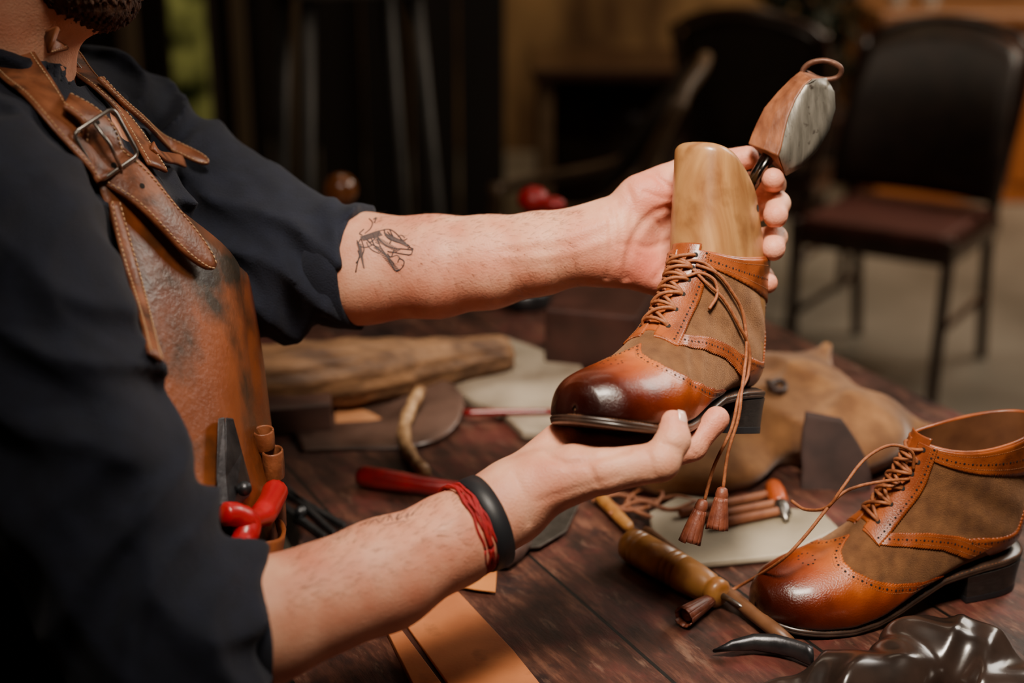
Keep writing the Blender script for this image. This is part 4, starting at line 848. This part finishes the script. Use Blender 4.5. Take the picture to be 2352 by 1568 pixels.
# glossy dark leather
g=G(A(.13,.88,TZ-.004),A(.54,1.14,.84),.0026)
D=g.ell(T(2140,1530)+A(0,0,.010),(.050,.034,.032)); D=smin(D,g.ell(T(2235,1535)+A(0,0,.014),(.028,.034,.028)),.010); D=smin(D,g.ell(T(1985,1590)+A(0,0,.008),(.050,.034,.026)),.015); D=smin(D,g.ell(T(1830,1610)+A(0,0,.004),(.045,.02,.014)),.015); D=smin(D,g.ell(T(2300,1590)+A(0,0,.008),(.04,.035,.022)),.015); D=smin(D,g.ell(T(2060,1560)+A(0,0,.012),(.025,.03,.024)),.010)
D=D+(.0025*np.sin(g.X*85+2*np.sin(g.Y*60)+g.Z*40)*np.sin(g.Y*70+g.X*30)+.0045*sa(g.X*40-g.Y*50+1.2*np.sin(g.X*50))-.003).astype(np.float32); D=np.maximum(D,-(g.Z-(TZ+.001))+0*g.X+0*g.Y)
b=B(); b.add(*snet(g,D)); tag(build(b,'patent_leather',M_('glossy_black',(.014,.009,.007),(.04,.024,.018),sc=20,rough=.25,coat=.4)),'crumpled glossy black leather piece at the front right of the bench','leather')
ml=thing('mallet','upright mallet with glossy round brown knob behind the far sleeve','mallet',T(782,640))
hb=P(782,436,2.15); b=B(); b.add(*ball(hb,.026,24,16)); build(b,'knob',M_('knob_wood',(.18,.055,.014),(.28,.09,.025),rough=.2,coat=.6),ml)
b=B(); b.add(*lathe(A(hb[0],hb[1],TZ+.001),hb,[(0,.025),(.08,.026),(.15,.012),(.6,.009),(.8,.012),(1,.012)])); build(b,'shaft',dkw,ml)
rp=thing('red_bottle','small blurred red capped bottle standing behind the forearm','bottle',T(1230,640))
hb=P(1225,458,2.1); b=B(); b.add(*lathe(A(hb[0],hb[1],TZ+.001),hb-A(0,0,.015),[(0,.02),(.6,.022),(.8,.012),(1,.012)])); build(b,'body',K['black'],rp)
b=B(); b.add(*ball(hb,(.024,.024,.020))); b.add(*ball(hb+A(.03,0,-.008),(.018,.014,.012))); build(b,'cap',M_('dark_red_cap',(.30,.006,.008),rough=.4),rp)
b=B(); q=T(1205,700); b.add(*lathe(q,q+A(0,0,.03),[(0,.04),(.9,.04),(.95,.036),(1,.035)],24)); tag(build(b,'metal_tin',K['dsteel']),'low round metal tin behind the forearm and the red block','tin')
# room
flm=M_('floor_concrete',(.17,.148,.118),(.33,.29,.24),sc=1.6,rough=.5,bump=.2,bsc=20,bd=.003,det=8)
b=B(); b.add(*box((0,3.2,-.05),(8,9,.1))); struct(build(b,'floor',flm,smoothf=False))
b=B(); b.add(*box((1.6,7.0,1.5),(4.9,.1,3))); struct(build(b,'wall_back',M_('ochre_wall',(.08,.036,.012),(.34,.20,.085),sc=3.6,rough=.8,bump=.3,bsc=8,st=(1,1,.4),det=9),smoothf=False))
wdm=M_('dark_boards',(.009,.0055,.004),(.020,.011,.007),sc=6,rough=.7,st=(1,1,.1))
b=B()
for x in np.arange(-2.5,-.02,.16):
    if abs(x+1.09)<.1: continue
    b.add(*box((x,4.8+.02*math.sin(x*30),1.5),(.15,.05,3)))
struct(build(b,'wall_left',wdm,smoothf=False))
pst=M_('pale_post',(.12,.080,.042),(.18,.12,.07),sc=5,rough=.7,st=(1,1,.1))
for i,x in enumerate((-1.25,-.89,-.70)):
    b=B(); b.add(*box((x,4.7,1.5),(.05 if i!=1 else .04,.05,3))); struct(build(b,'trim_%d'%(i+1),pst,smoothf=False))
b=B(); b.add(*box((-1.12,4.95,1.5),(.14,.02,2.2))); struct(build(b,'window_1',M_('garden_light',(.008,.010,.002),(.36,.33,.08),sc=7,rough=.8,emit=.45,lo=.42,hi=.7),smoothf=False))
def chair(c,yaw,label,wood,back,seat,arms=True,nm='armchair'):
    Mx=Matrix.Translation(Vector((c[0],c[1],0)))@Matrix.Rotation(yaw,4,'Z'); t=thing(nm,label,'chair',Mx)
    def pb(b,n,m,**k): return build(b,n,m,t,world=False,**k)
    for sx in(-1,1):
        top_=[(sx*.22,-.20,.60)] if arms else [(sx*.21,-.21,.46)]
        b=B(); q=spl([(sx*.20,-.20,0),(sx*.205,-.205,.22),(sx*.21,-.21,.44)]+top_,5); b.add(*tube(q,.016,10)); pb(b,'leg',wood)
        b=B(); b.add(*tube(spl([(sx*.19,.28,0),(sx*.19,.23,.25),(sx*.20,.19,.45),(sx*.230,.20,.7),(sx*.235,.28,.90)],5),.017,10)); pb(b,'leg',wood)
        if arms:
            b=B(); b.add(*tube(spl([(sx*.22,-.22,.58),(sx*.245,-.1,.61),(sx*.245,.1,.66),(sx*.235,.20,.74)],5),.015,10)); pb(b,'arm_rest',wood)
        b=B(); b.add(*tube(spl([(sx*.195,-.2,.2),(sx*.19,.22,.2)],5),.010,8)); pb(b,'stretcher',wood)
    b=B(); b.add(*box((0,0,.415),(.44,.44,.05))); pb(b,'seat_frame',wood,bevel=.01)
    b=B(); b.add(*box((0,-.01,.45),(.40,.40,.04))); pb(b,'seat_cushion',seat,bevel=.015)
    rows=[]
    for i in range(10):
        h=i/9; z=.50+.38*h; rows.append([(x*(1-.10*h*h),.10+.17*h*h-.9*x*x+.04,z+.055*h*(1-(x/.235)**2)) for x in np.linspace(-.235,.235,14)])
    b=B(); b.add(*grid(np.array(rows))); solid(pb(b,'backrest',back),.035)
    b=B(); b.add(*tube(spl([(-.235,.28,.88),(-.19,.29,.915),(-.1,.315,.945),(0,.32,.955),(.1,.315,.945),(.19,.29,.915),(.235,.28,.88)],6),.016,10)); pb(b,'top_rail',wood)
dw=M_('chair_dark_wood',(.030,.011,.007),(.055,.022,.013),sc=20,rough=.3,coat=.4); dl=M_('chair_leather',(.020,.011,.008),(.038,.020,.014),sc=20,rough=.42)
rc=M_('red_cushion',(.10,.026,.018),(.14,.038,.026),sc=20,rough=.6)
chair((1.06,3.80),math.radians(-34),'dark leather backed side chair with reddish seat at right, nearest the bench',dw,dl,rc,False,'side_chair')
chair((.84,4.55),math.radians(150),'dark wooden armchair partly hidden behind the red seated one',dw,dl,dl)
lwd=M_('chair_pale_wood',(.12,.070,.036),(.20,.12,.065),sc=20,rough=.5)
oc_=M_('olive_cloth',(.022,.014,.008),(.036,.022,.013),sc=20,rough=.8)
chair((.12,3.3),math.radians(-100),'pale framed wooden armchair in the dark beyond the forearm',lwd,oc_,oc_)
t=thing('low_table','dark wooden table standing against the ochre back wall','table',A(.52,5.3,0))
b=B(); b.add(*box((.52,5.3,.66),(.9,.6,.04))); build(b,'tabletop',dw,t,bevel=.008)
for sx in(-1,1):
    for sy in(-1,1):
        b=B(); b.add(*box((.52+sx*.40,5.3+sy*.24,.32),(.05,.05,.64))); build(b,'leg',lwd,t,bevel=.005)
b=B(); b.add(*box((.52,5.45,.36),(.78,.04,.54))); build(b,'back_panel',dw,t)
gs=M_('stool_grey',(.065,.062,.060),(.11,.104,.10),sc=10,rough=.5); t=thing('bar_stool','tall grey bar stool standing in the dark behind the tattooed arm','stool',A(-.37,3.3,0))
b=B(); b.add(*box((-.37,3.3,1.12),(.30,.30,.04),.35)); build(b,'seat',M_('stool_seat_grey',(.16,.155,.15),(.24,.23,.22),rough=.5),t,bevel=.01)
for sx in(-1,1):
    for sy in(-1,1):
        q=np.array(Matrix.Rotation(.35,3,'Z')); b=B(); b.add(*tube(np.array([A(-.37,3.3,0)+q@A(sx*.19,sy*.19,0),A(-.37,3.3,1.10)+q@A(sx*.12,sy*.12,0)]),.017,8)); build(b,'leg',gs,t)
oc=M_('counter_orange_wood',(.40,.115,.022),(.55,.18,.04),sc=3,rough=.5,st=(1,1,.3)); t=thing('counter','orange wooden counter along the back wall at right','counter',A(2.27,6.15,0))
b=B(); b.add(*box((2.27,6.15,.37),(1.5,.6,.74))); build(b,'cabinet_body',oc,t,bevel=.01)
b=B(); b.add(*box((2.27,6.13,.77),(1.6,.7,.05))); build(b,'worktop',M_('counter_top',(.26,.11,.05),(.33,.15,.07),rough=.4),t,bevel=.01)
for x in(1.82,2.27,2.72):
    b=B(); b.add(*box((x,5.84,.38),(.38,.02,.58))); build(b,'door',oc,t,bevel=.006)
for i,(x,h_) in enumerate(((1.58,.13),(1.72,.1))):
    b=B(); b.add(*lathe((x,5.98,.796),(x,5.98,.796+h_),[(0,.03),(.1,.035),(.8,.035),(.9,.025),(1,.027)])); tag(build(b,'glass_jar',M_('jar_glass%d'%i,(.7,.7,.65),rough=.1,metal=.6)),['taller shiny jar at the left end of the orange counter','shorter shiny jar second from the counter end'][i],'jar')
t=thing('potted_shrub','dark leafy shrub in a pot between the table and the orange counter','plant',A(1.17,5.7,0))
b=B(); b.add(*lathe((1.17,5.7,0),(1.17,5.7,.42),[(0,.11),(.9,.15),(.92,.17),(1,.17),(1,.14),(.95,.13)],24)); build(b,'pot',M_('pot_clay',(.05,.02,.015),rough=.7),t)
b=B()
for k in range(520):
    d=nrm(rng.normal(size=3)); c=A(1.17,5.7,.76)+d*A(.22,.2,.36)*(.5+.5*rng.random()); x=nrm(rng.normal(size=3)); y=nrm(np.cross(x,d)); l=.05
    b.add([c-x*l,c-y*l*.4,c+x*l,c+y*l*.4],[(0,1,2,3)])
build(b,'foliage',M_('dark_leaves',(.004,.007,.003),(.012,.02,.007),sc=20,rough=.5),t,smoothf=False)
b=B(); b.add(*tube(np.array([(1.17,5.7,.35),(1.17,5.7,.85)]),.02,8)); build(b,'stem',dkw,t)
t=thing('work_stool','low round wooden stool under the seated person','stool',A(-.4,1.175,0))
b=B(); b.add(*lathe((-.4,1.175,.39),(-.4,1.175,.432),[(0,.15),(.2,.16),(.8,.16),(1,.15)],32)); build(b,'seat',lw,t)
for k in range(4):
    a=k*math.pi/2+.6; b=B(); b.add(*tube(np.array([A(-.4+.17*math.cos(a),1.175+.17*math.sin(a),0),A(-.4+.11*math.cos(a),1.175+.11*math.sin(a),.395)]),.016,8)); build(b,'leg',lw,t)
def area(loc,tgt,size,pw,col,spread=180):
    l=bpy.data.lights.new('area','AREA'); l.shape='SQUARE'; l.size=size; l.energy=pw; l.color=col; l.spread=math.radians(spread)
    o=bpy.data.objects.new('area_light',l); bpy.context.collection.objects.link(o); o.location=loc; o.rotation_euler=(Vector(tgt)-Vector(loc)).to_track_quat('-Z','Y').to_euler()
area((1.35,2.0,2.0),(.30,1.2,.95),.6,6.6,(1,.91,.80),110)
area((.12,.50,2.3),(.18,1.22,1.02),.36,5.0,(1,.87,.72),50)
area((-.3,.5,2.5),(0,1.2,1.0),.5,1.4,(1,.86,.72),120)
area((2.6,3.9,2.6),(1.9,4.3,0),1.2,46,(1,.86,.68))
area((1.2,5.6,2.9),(1.0,7,1.6),.9,16,(1,.74,.42))
area((2.6,4.9,1.9),(2.2,6,.5),.7,10,(1,.7,.4))
area((.0,3.3,3.0),(-.1,3.9,0),1.0,7,(1,.82,.62))
wd=bpy.data.worlds.new('world'); bpy.context.scene.world=wd; wd.use_nodes=True; wd.node_tree.nodes['Background'].inputs[0].default_value=(.5,.31,.19,1); wd.node_tree.nodes['Background'].inputs[1].default_value=.018
